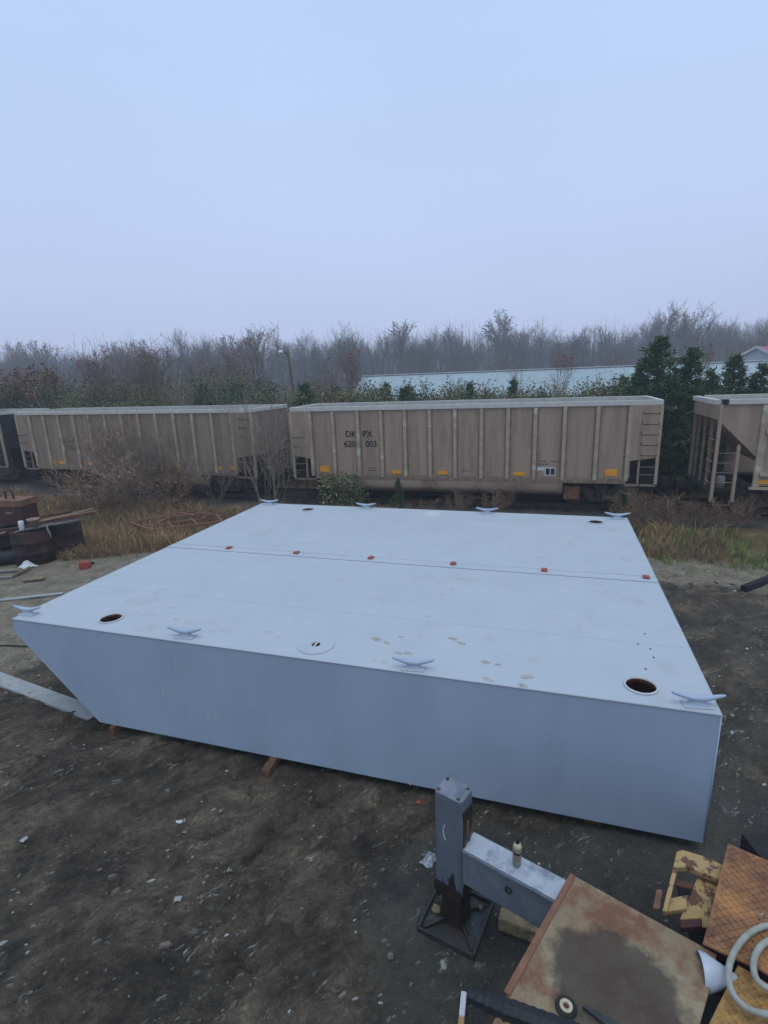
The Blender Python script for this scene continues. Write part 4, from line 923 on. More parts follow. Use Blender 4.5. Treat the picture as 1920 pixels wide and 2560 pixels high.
# black culvert pipe, frame, scraps at the left edge
q = gp(10,1412); o = thing('black_pipe', 'black ribbed plastic pipe lying before the rusted drums', 'pipe', (q.x,q.y,q.z+.24), .35)
m = MB(); m.tube([(-.9+i*.05,0,0) for i in range(31)], [.22+.014*(i%2) for i in range(31)], 20); m.build('pipe', M['black'], o, True)
q = gp(12,1440); o = thing('door_frame', 'flat wooden frame with red paint lying on the gravel by the black pipe', 'frame', (q.x,q.y,q.z+.05), .08)
for a, b, mm in (((-1.2,-.28,0),(.42,-.28,0),'boardgrey'),((-1.2,.22,.02),(.36,.30,.02),'boardgrey'),((.40,-.30,.01),(.55,.42,.05),'woodpale')):
    MB().bar(a,b,.1,.06).build('rail', M[mm], o, bev=.006)
q = gp(86,1452); o = thing('broken_plank', 'broken pale plank lying alone on the gravel', 'plank', (q.x,q.y,q.z+.03), .3)
MB().prism([(-.3,-.08,0),(.25,-.1,0),(.32,.06,0),(.05,.1,0),(-.28,.05,0)],(0,0,.05)).build('plank', M['woodpale'], o, bev=.006)
q = gp(214,1420); o = thing('red_block', 'small red painted steel block on the gravel left of the barge', 'steel block', (q.x,q.y,q.z), .25)
MB().prism([(-.16,-.13,0),(.15,-.13,0),(.15,-.13,.16),(.09,-.13,.21),(-.15,-.13,.21)],(0,.26,0)).build('block', M['redlug'], o, bev=.02)
q = gp(219,1410); o = thing('iron_bar', 'short black iron bar behind the red block', 'iron bar', (q.x,q.y,q.z+.03), .05)
MB().tube([(-.22,0,0),(0,.03,.02),(.22,0,0)],.03,8).build('bar', M['black'], o)
def rag(px, sz, m, lab, name='plastic_scrap', n=9, hh=.5):
    q = gp(*px); o = thing(name, lab, 'litter', (q.x,q.y,q.z+.004), rnd.random()*6)
    mm = MB(); g = 5
    for i in range(g):
        for j in range(g):
            x, y = (i/(g-1)-.5), (j/(g-1)-.5); e = max(0, 1-(x*x+y*y)*3.4)
            mm.v.append(Vector((x*sz*rnd.uniform(.8,1.15), y*sz*.75*rnd.uniform(.8,1.15), sz*hh*e*rnd.uniform(.3,1)+.004)))
    mm.f = [(i*g+j,(i+1)*g+j,(i+1)*g+j+1,i*g+j+1) for i in range(g-1) for j in range(g-1)]
    mm.build('sheet', m, o); return o
rag((70,1417), .5, M['white'], 'white crumpled plastic bag by the black pipe')
rag((400,1354), .22, M['white'], 'white plastic scrap at the grass edge by the barge')
rag((1074,2152), .20, M['foil'], 'crumpled silver snack wrapper on the mud beside the outrigger leg', 'snack_wrapper', hh=.55)
rag((1047,2005), .075, M['redlug'], 'bright red scrap on the mud under the barge side', hh=.3)
rag((445,2248), .08, M['oversp'], 'pale torn paper scrap on the open mud', hh=.3)
rag((62,2098), .10, M['oversp'], 'flat pale board scrap on the mud at the far left', 'board_scrap', hh=.12)
def chunk(px, sz, m, lab, cat='stone', name='stone', fl=.7):
    q = gp(*px); bm = bmesh.new(); bmesh.ops.create_icosphere(bm, subdivisions=2, radius=sz)
    for v in bm.verts:
        v.co *= 1+.35*mnoise.noise(v.co*(1.6/sz)+Vector((px[0],px[1],0)))
        v.co.z *= fl
    me = bpy.data.meshes.new(name); bm.to_mesh(me); bm.free(); me.materials.append(m)
    o = link(name, me); o.location = (q.x,q.y,q.z+sz*fl*.55); o.rotation_euler = (0,0,rnd.random()*6); tag(o, lab, cat); return o
chunk((977,2392), .035, M['stone'], 'single grey stone on the dark oily ground before the outrigger')
chunk((1090,2275), .05, M['woodpale'], 'pale clod of dirt against the left of the outrigger pad', 'clod', 'dirt_clod')
for px, s_ in (((1420,1455),.10),): pass
for i, (px, sz, lab) in enumerate((((1727,1460),0.061,'black lump on pale soil right of the barge'),((1770,1468),0.088,'larger black lump of slag right of the barge'),((1790,1457),0.061,'black slag lump beside the larger one near the grass'),((1812,1478),0.066,'black slag lump nearest the dark steel beam'),((1682,1470),0.033,'small black pebble near the barge corner'),((1830,1462),0.066,'dark slag lump between others and the steel beam'))):
    chunk(px, sz, M['clod'], lab, 'slag', 'slag_lump', .3)
a, b = gp(1858,1480), gp(1965,1438)
o = thing('steel_beam', 'black steel beam lying on pale soil right of the barge', 'steel beam', tuple(a))
MB().bar(a+Vector((0,0,.08)), b+Vector((0,0,.08)), .16,.16).build('beam', M['black'], o, world=True, bev=.01)
# pale sprayed steel strips lying under the raked end
def strip(px, wd, th, lab, m):
    pts = [gp(*p) for p in px]; o = thing('steel_strip', lab, 'steel strip', tuple(pts[0]))
    for a, b in zip(pts[:-1], pts[1:]): MB().bar(a+Vector((0,0,th/2+.02)), b+Vector((0,0,th/2+.02)), wd, th).build('flat_bar', m, o, world=True, bev=.003)
strip(((-60,1510),(158,1486)), .14, .03, 'narrow pale steel strip on the gravel by the barge corner', M['oversp'])
strip(((-80,1673),(260,1800)), .30, .05, 'broad overspray-whitened steel plate leading under the raked barge end', M['oversp'])
q0, q1 = gp(-40,1620), gp(110,1617)
o = thing('cable', 'thin dark cable running over the gravel to the barge rake', 'cable', tuple(q0))
MB().tube([q0+(q1-q0)*t+Vector((0,.04*math.sin(t*5),.02+.012)) for t in [i/12 for i in range(13)]], .016, 6).build('cable', M['black'], o, world=True)
# rusty lattice frame lying in the grass
fp = [gp(337,1328), gp(384,1346), gp(560,1326), gp(620,1300), gp(372,1318)]
o = thing('lattice_frame', 'rusty welded angle-iron lattice frame lying flat in dry grass', 'steel frame', tuple(fp[0]))
def fb(p1, p2, z1=.55, z2=.55, w_=.08):
    MB().bar(gp(*p1)+Vector((0,0,z1)), gp(*p2)+Vector((0,0,z2)), w_, .06).build('bar', M['rustedge'], o, world=True)
for a, b in (((335,1343),(385,1362)),((385,1362),(560,1340)),((335,1343),(375,1333)),((362,1352),(520,1330)),((440,1355),(425,1343)),((500,1347),(480,1332)),((400,1345),(425,1330)),((375,1333),(520,1316)),((425,1330),(460,1316)),((410,1326),(490,1312)),((500,1316),(560,1326)),((460,1316),(490,1324)),((560,1340),(545,1322))): fb(a, b)
for a in ((340,1346),(386,1364),(470,1353),(550,1342)):
    g_ = gp(*a); MB().bar(g_+Vector((0,0,-.02)), g_+Vector((0,0,.56)), .06,.06).build('leg', M['rustedge'], o, world=True)

# ------------------------------------------------------------------ barn, house, pole beyond the line
ridge_l = PY(909,942,50.0); bth = -.25; be = Vector((math.cos(bth), math.sin(bth), 0)); bn = Vector((-be.y, be.x, 0))
gz0 = gz(0,48)
bp_ = thing('long_barn', 'long low barn with pale teal metal roof behind the shrubs', 'barn', (ridge_l.x, ridge_l.y, gz0), bth)
RZ = ridge_l.z-gz0; EZ = RZ-1.95; BLn = 44
for sy in (-1, 1):
    n_p = 22
    for k in range(n_p):
        x0, x1 = BLn*k/n_p, BLn*(k+1)/n_p-.02
        MB().prism([(x0,0,RZ),(x1,0,RZ),(x1,sy*5.2,EZ),(x0,sy*5.2,EZ)],(0,0,.05)).build('roof_sheet', M['barnroof'], bp_)
        if sy < 0: MB().bar((x0,sy*.05,RZ+.06),(x0,sy*5.2,EZ+.06),.05,.05).build('roof_seam', M['barnroof'], bp_)
    MB().box(.25,BLn-.25,min(sy*4.9,sy*4.8),max(sy*4.9,sy*4.8),-.1,EZ+.1).build('wall', M['barnwall'], bp_)
MB().bar((0,0,RZ+.09),(BLn,0,RZ+.09),.4,.08).build('ridge_cap', M['rim'], bp_)
for x in (.2, BLn-.2): MB().prism([(x,-4.8,-.1),(x,4.8,-.1),(x,4.8,EZ+.12),(x,0,RZ-.03),(x,-4.8,EZ+.12)],(.08,0,0)).build('gable_wall', M['barnwall'], bp_)
hp = PY(1896,868,52.0)
hz0 = gz(hp.x, hp.y); hs = thing('red_roof_house', 'grey-white shed with faded red metal roof behind the evergreen', 'shed', (hp.x, hp.y, hz0), R(28))
HZ = hp.z-hz0
MB().prism([(-.0,-3,-.1),(0,3,-.1),(0,3,HZ-1.6),(0,0,HZ-.06),(0,-3,HZ-1.6)],(.1,0,0)).build('gable_wall', M['barnwall'], hs)
for sy in (-1,1):
    MB().prism([(-.3,0,HZ),(9,0,HZ),(9,sy*3.4,HZ-1.8),(-.3,sy*3.4,HZ-1.8)],(0,0,.06)).build('roof', M['redroof'], hs)
    MB().box(.1,9,min(sy*2.9,sy*3),max(sy*2.9,sy*3),-.1,HZ-1.62).build('wall', M['barnwall'], hs)
    MB().bar((-.32,0,HZ+.03),(-.32,sy*3.4,HZ-1.77),.06,.22).build('barge_board', M['rim'], hs)
pt_ = PY(718,882,38.0); pz0 = gz(pt_.x,pt_.y)
po = thing('lamp_post', 'wooden utility pole with white yard lamp behind the left wagon', 'utility pole', (pt_.x+.45,pt_.y,pz0))
MB().tube([(0,0,-.2),(-.15,0,2.5),(-.4,0,pt_.z-pz0+.1)],[.14,.12,.09],10).build('pole', M['pole'], po, True)
MB().bar((-.4,0,pt_.z-pz0-.1),(-.75,-.2,pt_.z-pz0+.1),.05).build('arm', M['cardark'], po)
MB().lathe([(0,.14),(.1,.12),(.2,0),(.18,-.08),(.1,-.12),(0,-.12)],(-.85,-.25,pt_.z-pz0+.05),n=16).build('lamp_head', M['white'], po, True)

# ------------------------------------------------------------------ vegetation
def rdir(r, d, ang):
    u = d.orthogonal().normalized(); v = d.cross(u); a = r.random()*2*math.pi
    return (d*math.cos(ang) + (u*math.cos(a)+v*math.sin(a))*math.sin(ang)).normalized()
def grow(r, tb, cb, p, d, ln, rad, lvl, maxl, kids, angs, tips, trop=.12, minr=.006, split=1):
    n = 5 if lvl == 0 else (4 if lvl == 1 else 2)
    pts = [p.copy()]; dd = d.copy()
    for i in range(n):
        dd = (dd + Vector((r.gauss(0,.10),r.gauss(0,.10),r.gauss(0,.06)+trop*(.25 if lvl==0 else 1)))*(.5 if lvl==0 else 1)).normalized()
        pts.append(pts[-1]+dd*(ln/n))
    rads = [max(minr, rad*(1-.72*i/n)) for i in range(n+1)]
    (tb if lvl <= split else cb).tube(pts, rads, 6 if lvl == 0 else (4 if lvl==1 else 3), cap=False)
    if lvl >= maxl: tips.append(pts[-1]); tips.append(pts[len(pts)//2]); return
    k = kids[lvl]
    for i in range(k):
        t = (.28 if lvl == 0 else .2) + (.99-.28)*(i+r.random())/k
        j = min(n-1, int(t*n)); f = t*n-j; q = pts[j].lerp(pts[j+1], min(1,f)); dl = (pts[j+1]-pts[j]).normalized()
        a = angs[lvl]*r.uniform(.65,1.25)
        grow(r, tb, cb, q, rdir(r, dl, a), ln*r.uniform(.42,.68)*(1.05-.45*t if lvl==0 else 1), rads[j]*.62, lvl+1, maxl, kids, angs, tips, trop, minr, split)
def leaf(mb, r, q, sz, up=.3):
    d = Vector((r.gauss(0,1),r.gauss(0,1),r.gauss(0,.7)+up)).normalized(); s_ = d.orthogonal().normalized()
    s_ = (s_*math.cos(1)+d.cross(s_)*math.sin(r.random()*6)).normalized(); l = sz*r.uniform(.6,1.3)
    mb.add([q, q+d*l*.5+s_*l*.28, q+d*l, q+d*l*.5-s_*l*.28], [(0,1,2,3)])
def tree_proto(seed, name, H, rad, kids, angs, maxl, bm_, tm_, trop=.12, minr=.012, leaves=None, lsz=.1, lprob=.3, cr=0.45, lean=0, stems=1, spread=.3):
    r = random.Random(seed); tb, cb, lb, tips = MB(), MB(), MB(), []
    for s_ in range(stems):
        d = Vector((r.gauss(0,spread if stems>1 else .03)+lean, r.gauss(0,spread if stems>1 else .03), 1)).normalized()
        p = Vector((r.gauss(0,.08),r.gauss(0,.08),-.15)) if stems > 1 else Vector((0,0,-.2))
        grow(r, tb, cb, p, d, H*cr*2*(r.uniform(.6,1) if stems>1 else 1), rad*(r.uniform(.5,1) if stems>1 else 1), 0, maxl, kids, angs, tips, trop, minr)
    out = [('trunk', tb.mesh('trunk', bm_, True)), ('crown', cb.mesh('crown', tm_))]
    if leaves:
        for q in tips:
            if r.random() < lprob:
                for k in range(r.randint(1,3)): leaf(lb, r, q+Vector((r.gauss(0,.06),r.gauss(0,.06),r.gauss(0,.06))), lsz)
        if lb.f: out.append(('leaves', lb.mesh('leaves', leaves)))
    return out
def plant(name, proto, label, cat, loc, rz, sc, group=None):
    o = thing(name, label, cat, loc, rz, group); o.scale = (sc, sc, sc) if not hasattr(sc,'__len__') else sc
    for n, me in proto: link(n, me, o)
    return o
def at_col(xp, Y, top=None):     # ground point under pixel column xp at depth Y; height of pixel row top there
    d = ray(xp, 940); x = d.x/d.y*Y; z = gz(x, Y)
    return Vector((x, Y, z)), (PY(xp, top, Y).z - z if top else None)
# --- far wood: bare trees in mist
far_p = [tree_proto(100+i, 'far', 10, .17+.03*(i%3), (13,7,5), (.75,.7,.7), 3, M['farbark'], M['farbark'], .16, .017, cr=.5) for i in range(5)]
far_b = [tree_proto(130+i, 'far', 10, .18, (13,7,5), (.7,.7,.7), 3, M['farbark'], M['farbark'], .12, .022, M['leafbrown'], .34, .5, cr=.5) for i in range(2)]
def proto_h(pr): return max(v.co.z for n, me in pr for v in me.vertices)
skyline = [(0,868),(60,852),(110,848),(160,862),(215,868),(300,852),(360,846),(430,860),(480,816),(530,826),(575,834),(640,818),(700,836),(760,822),(800,838),(850,802),(900,826),(960,812),(1000,800),(1040,822),(1085,806),(1130,800),(1180,822),(1255,772),(1300,806),(1345,792),(1400,822),(1450,812),(1500,810),(1560,812),(1610,782),(1645,750),(1690,774),(1725,756),(1770,800),(1800,786),(1850,806),(1890,778),(1935,766)]
def sky_y(x):
    for (a, ya), (b, yb_) in zip(skyline[:-1], skyline[1:]):
        if a <= x <= b: return ya+(yb_-ya)*(x-a)/(b-a)
    return 866 if x < 0 else 770
rf = random.Random(5); cnt = 0
def wregion(x): return 'over the left wagon' if x < 720 else ('over the barn roof' if x < 1580 else 'over the cedars')
for x, y in skyline:
    Y = rf.uniform(122, 142); q, hgt = at_col(x, Y, y); br = x in (60,110,300,360,640,575,1000,1255,1690)
    pr = rf.choice(far_b if br else far_p)
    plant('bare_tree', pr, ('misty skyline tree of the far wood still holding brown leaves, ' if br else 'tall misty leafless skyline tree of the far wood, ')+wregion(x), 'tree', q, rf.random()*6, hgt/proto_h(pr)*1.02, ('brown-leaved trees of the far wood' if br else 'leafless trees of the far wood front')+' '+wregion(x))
    cnt += 1
for i in range(235):
    x = rf.uniform(-150, 2070); Y = rf.uniform(126, 190); yy = sky_y(x) + rf.uniform(6, 46)
    q, hgt = at_col(x, Y, yy); pr = rf.choice(far_p); s_ = hgt/proto_h(pr)
    plant('bare_tree', pr, 'lower leafless tree inside the misty far wood, '+wregion(x), 'tree', q, rf.random()*6, (s_*.95,s_*.95,s_), 'leafless trees inside the far wood '+wregion(x))
# understory mass at the foot of the wood
um = MB(); r = random.Random(9)
for i in range(19000):
    x = r.uniform(-145, 145); Y = r.uniform(112, 195); z0 = gz(x, Y)-.1; hgt = r.uniform(3,11)*(1+.5*fbm(x,Y,.05,2,3))*(1+.5*sstep(125,180,Y)); w_ = r.uniform(.05,.12)
    dx, dy = r.gauss(0,.5), r.gauss(0,.5); a = r.random()*3.14; c_, s_ = math.cos(a)*w_, math.sin(a)*w_
    um.add([(x-c_,Y-s_,z0),(x+c_,Y+s_,z0),(x+dx,Y+dy,z0+hgt)],[(0,1,2)])
    for k in range(3):
        t = r.uniform(.4,.9); bx_, by_, bz_ = x+dx*t, Y+dy*t, z0+hgt*t
        um.add([(bx_-c_*.6,by_-s_*.6,bz_),(bx_+c_*.6,by_+s_*.6,bz_),(bx_+r.gauss(0,.9),by_+r.gauss(0,.9),bz_+r.uniform(.3,1.3))],[(0,1,2)])
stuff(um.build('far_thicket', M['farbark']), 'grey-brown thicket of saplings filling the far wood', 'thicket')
# --- nearer bare trees behind the wagons
mid_a = tree_proto(201, 'm', 9, .13, (13,6,4,3), (.6,.65,.7,.7), 4, M['bark'], M['twig'], .07, .011, M['leafbrown'], .15, .55, cr=.5)
mid_b = tree_proto(202, 'm', 9, .11, (12,6,4,2), (.5,.6,.7,.7), 4, M['bark'], M['twig'], .14, .011, cr=.5)
mid_c = tree_proto(203, 'm', 9, .10, (12,6,4,2), (.55,.6,.7,.7), 4, M['bark'], M['twig'], .16, .011, M['leafbrown'], .14, .3, cr=.5)
for x, y, Y, pr, lab in ((365,838,38,mid_a,'spreading bare tree with brown twigs behind the left wagon'),(392,850,36,mid_b,'dark twin-looking bare tree close to the spreading one behind the left wagon'),(640,800,40,mid_c,'tall fan-shaped bare tree just left of the yard lamp pole'),(285,862,42,mid_b,'thin bare tree left of the spreading tree'),(215,860,44,mid_b,'tall thin bare tree with upright twigs over the left wagon'),(240,890,40,mid_c,'bare tree with many fine twigs beside the tall thin one'),(470,880,44,mid_b,'grey bare tree between spreading tree and lamp pole tree'),(540,890,42,mid_c,'low grey bare tree above the middle of the left wagon'),(120,900,44,mid_a,'brownish bare tree above the left end of the wagon'),(800,880,42,mid_b,'bare tree right of the lamp pole'),(1240,880,62,mid_c,'bare tree with pale stem above the barn ridge'),(1385,850,60,mid_b,'bare tree above the middle of the barn ridge'),(1560,860,58,mid_b,'bare tree above the barn left of the big cedar'),(560,860,46,mid_a,'brown bare tree behind the lamp pole tree'),(1850,830,64,mid_b,'bare tree left of the red roofed shed'),(1905,800,66,mid_c,'tall bare tree beside the red roofed shed')):
    q, hgt = at_col(x, Y, y); plant('bare_tree', pr, lab, 'tree', q, rf.random()*6, hgt/proto_h(pr))
bl_p = tree_proto(230, 'b', 5, .07, (12,7,5), (.6,.7,.7), 3, M['bark'], M['twig'], .1, .01, M['leafbrown'], .22, 1.0, cr=.5)
for x, y, Y, lab in ((45,908,36,'small rounded tree full of dead brown leaves at the far left'),):
    q, hgt = at_col(x, Y, y); plant('oak_tree', bl_p, lab, 'tree', q, 1, hgt/proto_h(bl_p))
# --- red-leaved saplings
def sapling(seed, H, leafm, prob, stem, lsz=.13):
    return tree_proto(seed, 's', H, .045, (12,5,3), (.4,.5,.6), 3, stem, M['twig'], .2, .008, leafm, lsz, prob, cr=.5)
sap = [sapling(301,6,M['leafred'],.13,M['bark'],.2), sapling(302,6,M['leafred'],.10,M['barkpale'],.2)]
for i, (x, y, Y, k, lab) in enumerate(((868,822,34,0,'tall sapling with sparse red leaves right of the lamp pole'),(893,868,33,1,'pale-stemmed sapling with a few red leaves above the barn end'),(826,936,31,1,'short white-stemmed sapling left of the barn'),(1405,838,33,0,'red-leaved sapling before the middle of the barn roof'),(1762,805,27,0,'red-leaved sapling behind the big cedar'),(236,822,36,0,'very tall thin sapling with red leaf tips behind the left wagon'),(1290,900,34,1,'short sapling with red leaf by the barn ridge'))):
    q, hgt = at_col(x, Y, y); plant('sapling', sap[k], lab, 'sapling', q, rf.random()*6, (hgt/proto_h(sap[k])*.8,)*2+(hgt/proto_h(sap[k]),))
# --- cedars
def cedar_proto(seed, H, rb, nb, m, dens=1.0):
    r = random.Random(seed); tb, cb = MB(), MB()
    tb.tube([(0,0,-.2),(0,0,H*.5),(0,0,H*.97)], [.09*H/5,.05*H/5,.01], 7, cap=False)
    for i in range(nb):
        t = (i+r.random())/nb; z = H*(.03+.95*t); rr = rb*((1-t)**.8)*r.uniform(.4,1.3)+.06; a = r.random()*2*math.pi
        d = Vector((math.cos(a),math.sin(a),r.uniform(.1,.55))); tip = Vector((0,0,z))+d*rr
        tb.tube([(0,0,z), tip*.6+Vector((0,0,z*.4)), tip],[.02,.012,.005],3,cap=False)
        n = int((10+26*rr)*dens)
        for k in range(n):
            f = r.uniform(.25,1.05); q = Vector((0,0,z)).lerp(tip,f)+Vector((r.gauss(0,.09),r.gauss(0,.09),r.gauss(0,.07)))*(.5+rr*.3)
            dd = (d*.7+Vector((r.gauss(0,.6),r.gauss(0,.6),r.gauss(.25,.5)))).normalized(); s_ = rdir(r,dd,1.57); l = r.uniform(.10,.24); w_ = r.uniform(.02,.045)
            cb.add([q-s_*w_, q+s_*w_, q+dd*l],[(0,1,2)]); s2 = dd.cross(s_)
            cb.add([q-s2*w_+dd*.04, q+s2*w_+dd*.04, q+dd*l*1.1],[(0,1,2)])
    return [('trunk', tb.mesh('trunk', M['bark'])), ('crown', cb.mesh('crown', m))]
ced = [cedar_proto(401,6,1.7,190,M['cedar'],1.15), cedar_proto(402,6,1.35,150,M['cedar'],1.1), cedar_proto(403,4,1.0,100,M['cedar'],1.3)]
for i, (x, y, Y, k, sx, lab) in enumerate(((1643,832,22.6,0,1.15,'tallest dark green cedar behind the gap between right wagons'),(1728,862,22.8,0,1.1,'second dark cedar with rounded top right of the tallest one'),(1600,905,23.8,1,1.0,'smaller cedar left of the tallest cedar'),(1690,935,22.2,1,1.25,'low dark cedar filling the gap between the right wagons'),(1835,880,24,0,1.1,'broad dark cedar behind the right hopper wagon'),(1905,905,23.5,1,1.3,'dark cedar behind the right end of the hopper wagon'),(1780,925,23,1,1.2,'low cedar between the tall pair and the broad one'),(760,950,30,2,1.2,'bushy green cedar right of the gap between the left wagons'),(503,950,33,2,1.0,'small green cedar above the left wagon'),(592,950,33,2,1.1,'small green cedar just left of the lamp pole tree'),(966,950,31,2,.8,'small cedar standing before the barn roof end'),(1016,960,29,2,1.3,'round green cedar before the barn roof'),(1175,948,29,2,.7,'slim cedar before the middle of the barn roof'),(1282,942,29,2,.7,'slim cedar before the barn right of the lettering'),(1560,932,27,2,.8,'small cedar near the right end of the barn'),(20,985,38,2,1.2,'dark green cedar at the far left'),(838,960,31,2,.8,'small cedar near the white-stemmed saplings'))):
    q, hgt = at_col(x, Y, y); s_ = hgt/proto_h(ced[k]); plant('cedar_tree', ced[k], lab, 'cedar', q, i*1.3, (s_*sx, s_*sx, s_))
# --- shrubs behind the wagons
def shrub_proto(seed, H, W, m, n, lsz, twm, stems=9):
    r = random.Random(seed); tb, lb = MB(), MB(); tips = []
    for s_ in range(stems):
        d = Vector((r.gauss(0,.45),r.gauss(0,.45),1)).normalized()
        grow(r, tb, tb, Vector((r.gauss(0,W*.2),r.gauss(0,W*.2),-.1)), d, H*r.uniform(.6,1.0), .03, 0, 2, (7,5), (.5,.6), tips, .12, .007, 5)
    for q in tips:
        for k in range(n):
            leaf(lb, r, q+Vector((r.gauss(0,.16),r.gauss(0,.16),r.gauss(0,.15))), lsz)
    return [('stems', tb.mesh('stems', twm)), ('foliage', lb.mesh('foliage', m))]
shr = [shrub_proto(501,4,2,M['leafolive'],9,.14,M['twig'],12), shrub_proto(502,4,2,M['leafyel'],7,.13,M['twig'],12), shrub_proto(503,4,2,M['leafdk'],10,.14,M['twig'],12), shrub_proto(504,4,2,M['leafyel'],1,.10,M['twigpale'],12)]
kinds = ['olive leafy shrub in the thicket behind the wagons','yellowish green shrub in the thicket behind the wagons','dark evergreen shrub in the thicket behind the wagons','nearly bare pale-twigged shrub in the thicket behind the wagons']
def region(x): return 'behind the left wagon' if x < 700 else ('left of the barn end' if x < 900 else ('before the barn roof' if x < 1580 else 'among the cedars'))
grp = ['olive shrubs behind the wagons','yellowish shrubs behind the wagons','dark shrubs behind the wagons','bare shrubs behind the wagons']
r = random.Random(21)
for i in range(92):
    x = -80 + i*23 + r.uniform(-14,14); Y0 = 30.5 if x > 700 else 37 - .004*max(0,x)
    Y = Y0 + r.uniform(-2.6, 3.5) - (.0042*(x-700) if x > 700 else 0)
    ty = 955 + r.uniform(-24,22) - (x-960)*.018; k = r.choices((0,1,2,3), (3,3,2,2) if x > 650 else (2,2,1,5))[0]
    if x < 650: ty = 948 + r.uniform(-40,30)
    q, hgt = at_col(x, Y, ty); s_ = hgt/proto_h(shr[k])
    rg = region(x); plant('shrub', shr[k], kinds[k].replace('behind the wagons', rg), 'shrub', q, r.random()*6, (s_*r.uniform(.8,1.15),)*2+(s_,), grp[k].replace('behind the wagons', rg))
# --- brush in front of the wagons
fr_a = tree_proto(601,'f',4,.03,(6,4,2),(.5,.6,.7),3,M['twigpale'],M['twigpale'],.10,.006,None,.09,.05,cr=.5,stems=6,spread=.26)
fr_b = tree_proto(602,'f',4,.026,(6,4,2),(.55,.65,.7),3,M['twigpale'],M['twig2'],.06,.008,M['leafpink'],.11,.35,cr=.45,stems=10,spread=.42)
fr_c = tree_proto(603,'f',2,.016,(6,4,2),(.5,.6,.7),3,M['weed'],M['weed'],.05,.006,M['leafyel'],.06,.1,cr=.45,stems=9,spread=.5)
fr_d = tree_proto(604,'f',4,.03,(8,5,3),(.4,.5,.6),3,M['twigpale'],M['twigpale'],.16,.006,M['leafyel'],.075,.12,cr=.48,stems=6,spread=.25)
def front_pt(x, s=18.9):
    d = ray(x, 1100); t = s/(d.x*RN.x+d.y*RN.y); return Vector((d.x*t, d.y*t, gz(d.x*t, d.y*t)))
def fplant(name, pr, x, yb, yt, lab, sx=1, grp_=None, cat='shrub'):
    q = gp(x, yb)
    if x > 590: q = front_pt(x, 18.6+r.random()*.7)
    hgt = PY(x, yt, q.y).z - q.z; s_ = hgt/proto_h(pr); return plant(name, pr, lab, cat, q, r.random()*6, (s_*sx,s_*sx,s_), grp_)
fplant('leafless_shrub', fr_a, 640,1258,905,'tall pale leafless multi-stemmed shrub before the gap of the left wagons',.62)
fplant('leafless_shrub', fr_a, 675,1252,985,'smaller pale leafless shrub leaning at the wagon coupling',.7)
fplant('leafless_shrub', fr_b, 275,1265,1020,'wide twiggy shrub with scattered pinkish leaves before the left wagon',1.0)
fplant('leafless_shrub', fr_d, 375,1262,1045,'twiggy shrub with small yellowish leaves before the left wagon',1.1)
fplant('leafless_shrub', fr_b, 335,1285,1120,'low tangled grey shrub before the left wagon sill',1.6)
fplant('leafless_shrub', fr_c, 430,1270,1150,'low brown tangled brush right of the yellowish shrub',1.5)
fplant('leafless_shrub', fr_c, 230,1280,1160,'low brown tangled brush left of the pinkish shrub',1.4)
fplant('leafless_shrub', fr_a, 545,1262,1090,'pale arching stems between the left wagon and barge corner',1.3)
fplant('leafless_shrub', fr_c, 1240,1262,1212,'brown weedy brush before the belly tub of the lettered wagon',.8)
fplant('leafless_shrub', fr_c, 1140,1262,1222,'thin brown weeds before the middle of the lettered wagon',.8)
fplant('leafless_shrub', fr_c, 1700,1290,1240,'dry weeds before the coupling of the right wagons',.9)
fplant('leafless_shrub', fr_c, 1780,1290,1245,'dry weeds before the hopper wagon steps',.9)
fplant('leafless_shrub', fr_c, 1585,1282,1215,'reddish dry weeds before the blue wheel bearing',.8)
for x in (90,140,480,520,580,1050,1640,1860): fplant('weed_clump', fr_c, x, 1262+r.uniform(-6,10), 1232+r.uniform(-12,14), 'low brown weed clump along the foot of the wagons', 1.3, 'weed clumps along the wagons')
# vine bush on the wagon truck
r2 = random.Random(33); q = front_pt(846, 19.1); vb = thing('vine_bush', 'mound of glossy green vine leaves hiding the wagon truck', 'vine bush', q)
lb, sb = MB(), MB()
for i in range(1700):
    a = r2.random()*6.283; t = r2.random(); z = 1.62*t; w_ = (1.05*(1-.35*t)+.15*math.sin(a*3+5*t))*r2.uniform(.75,1.02)
    leaf(lb, r2, Vector((w_*math.cos(a)*1.05, w_*math.sin(a)*.6, z+.05+r2.gauss(0,.05))), .125, -.2)
for i in range(14):
    a = r2.random()*6.283; sb.tube([(r2.gauss(0,.3),r2.gauss(0,.2),-.05),(math.cos(a)*.6,math.sin(a)*.35,.6),(math.cos(a)*.8,math.sin(a)*.4,1.5)],.012,4,cap=False)
lb.build('foliage', M['vine'], vb); sb.build('stems', M['twig'], vb)
ced_s = [(n, me) for n, me in ced[2]]
fplant('cedar_seedling', ced_s, 992,1268,1192,'small green cedar seedling before the wagon belly tub',.8,None,'seedling')
fplant('cedar_seedling', ced_s, 1565,1275,1205,'small green cedar seedling before the right truck of the lettered wagon',1.0,None,'seedling')
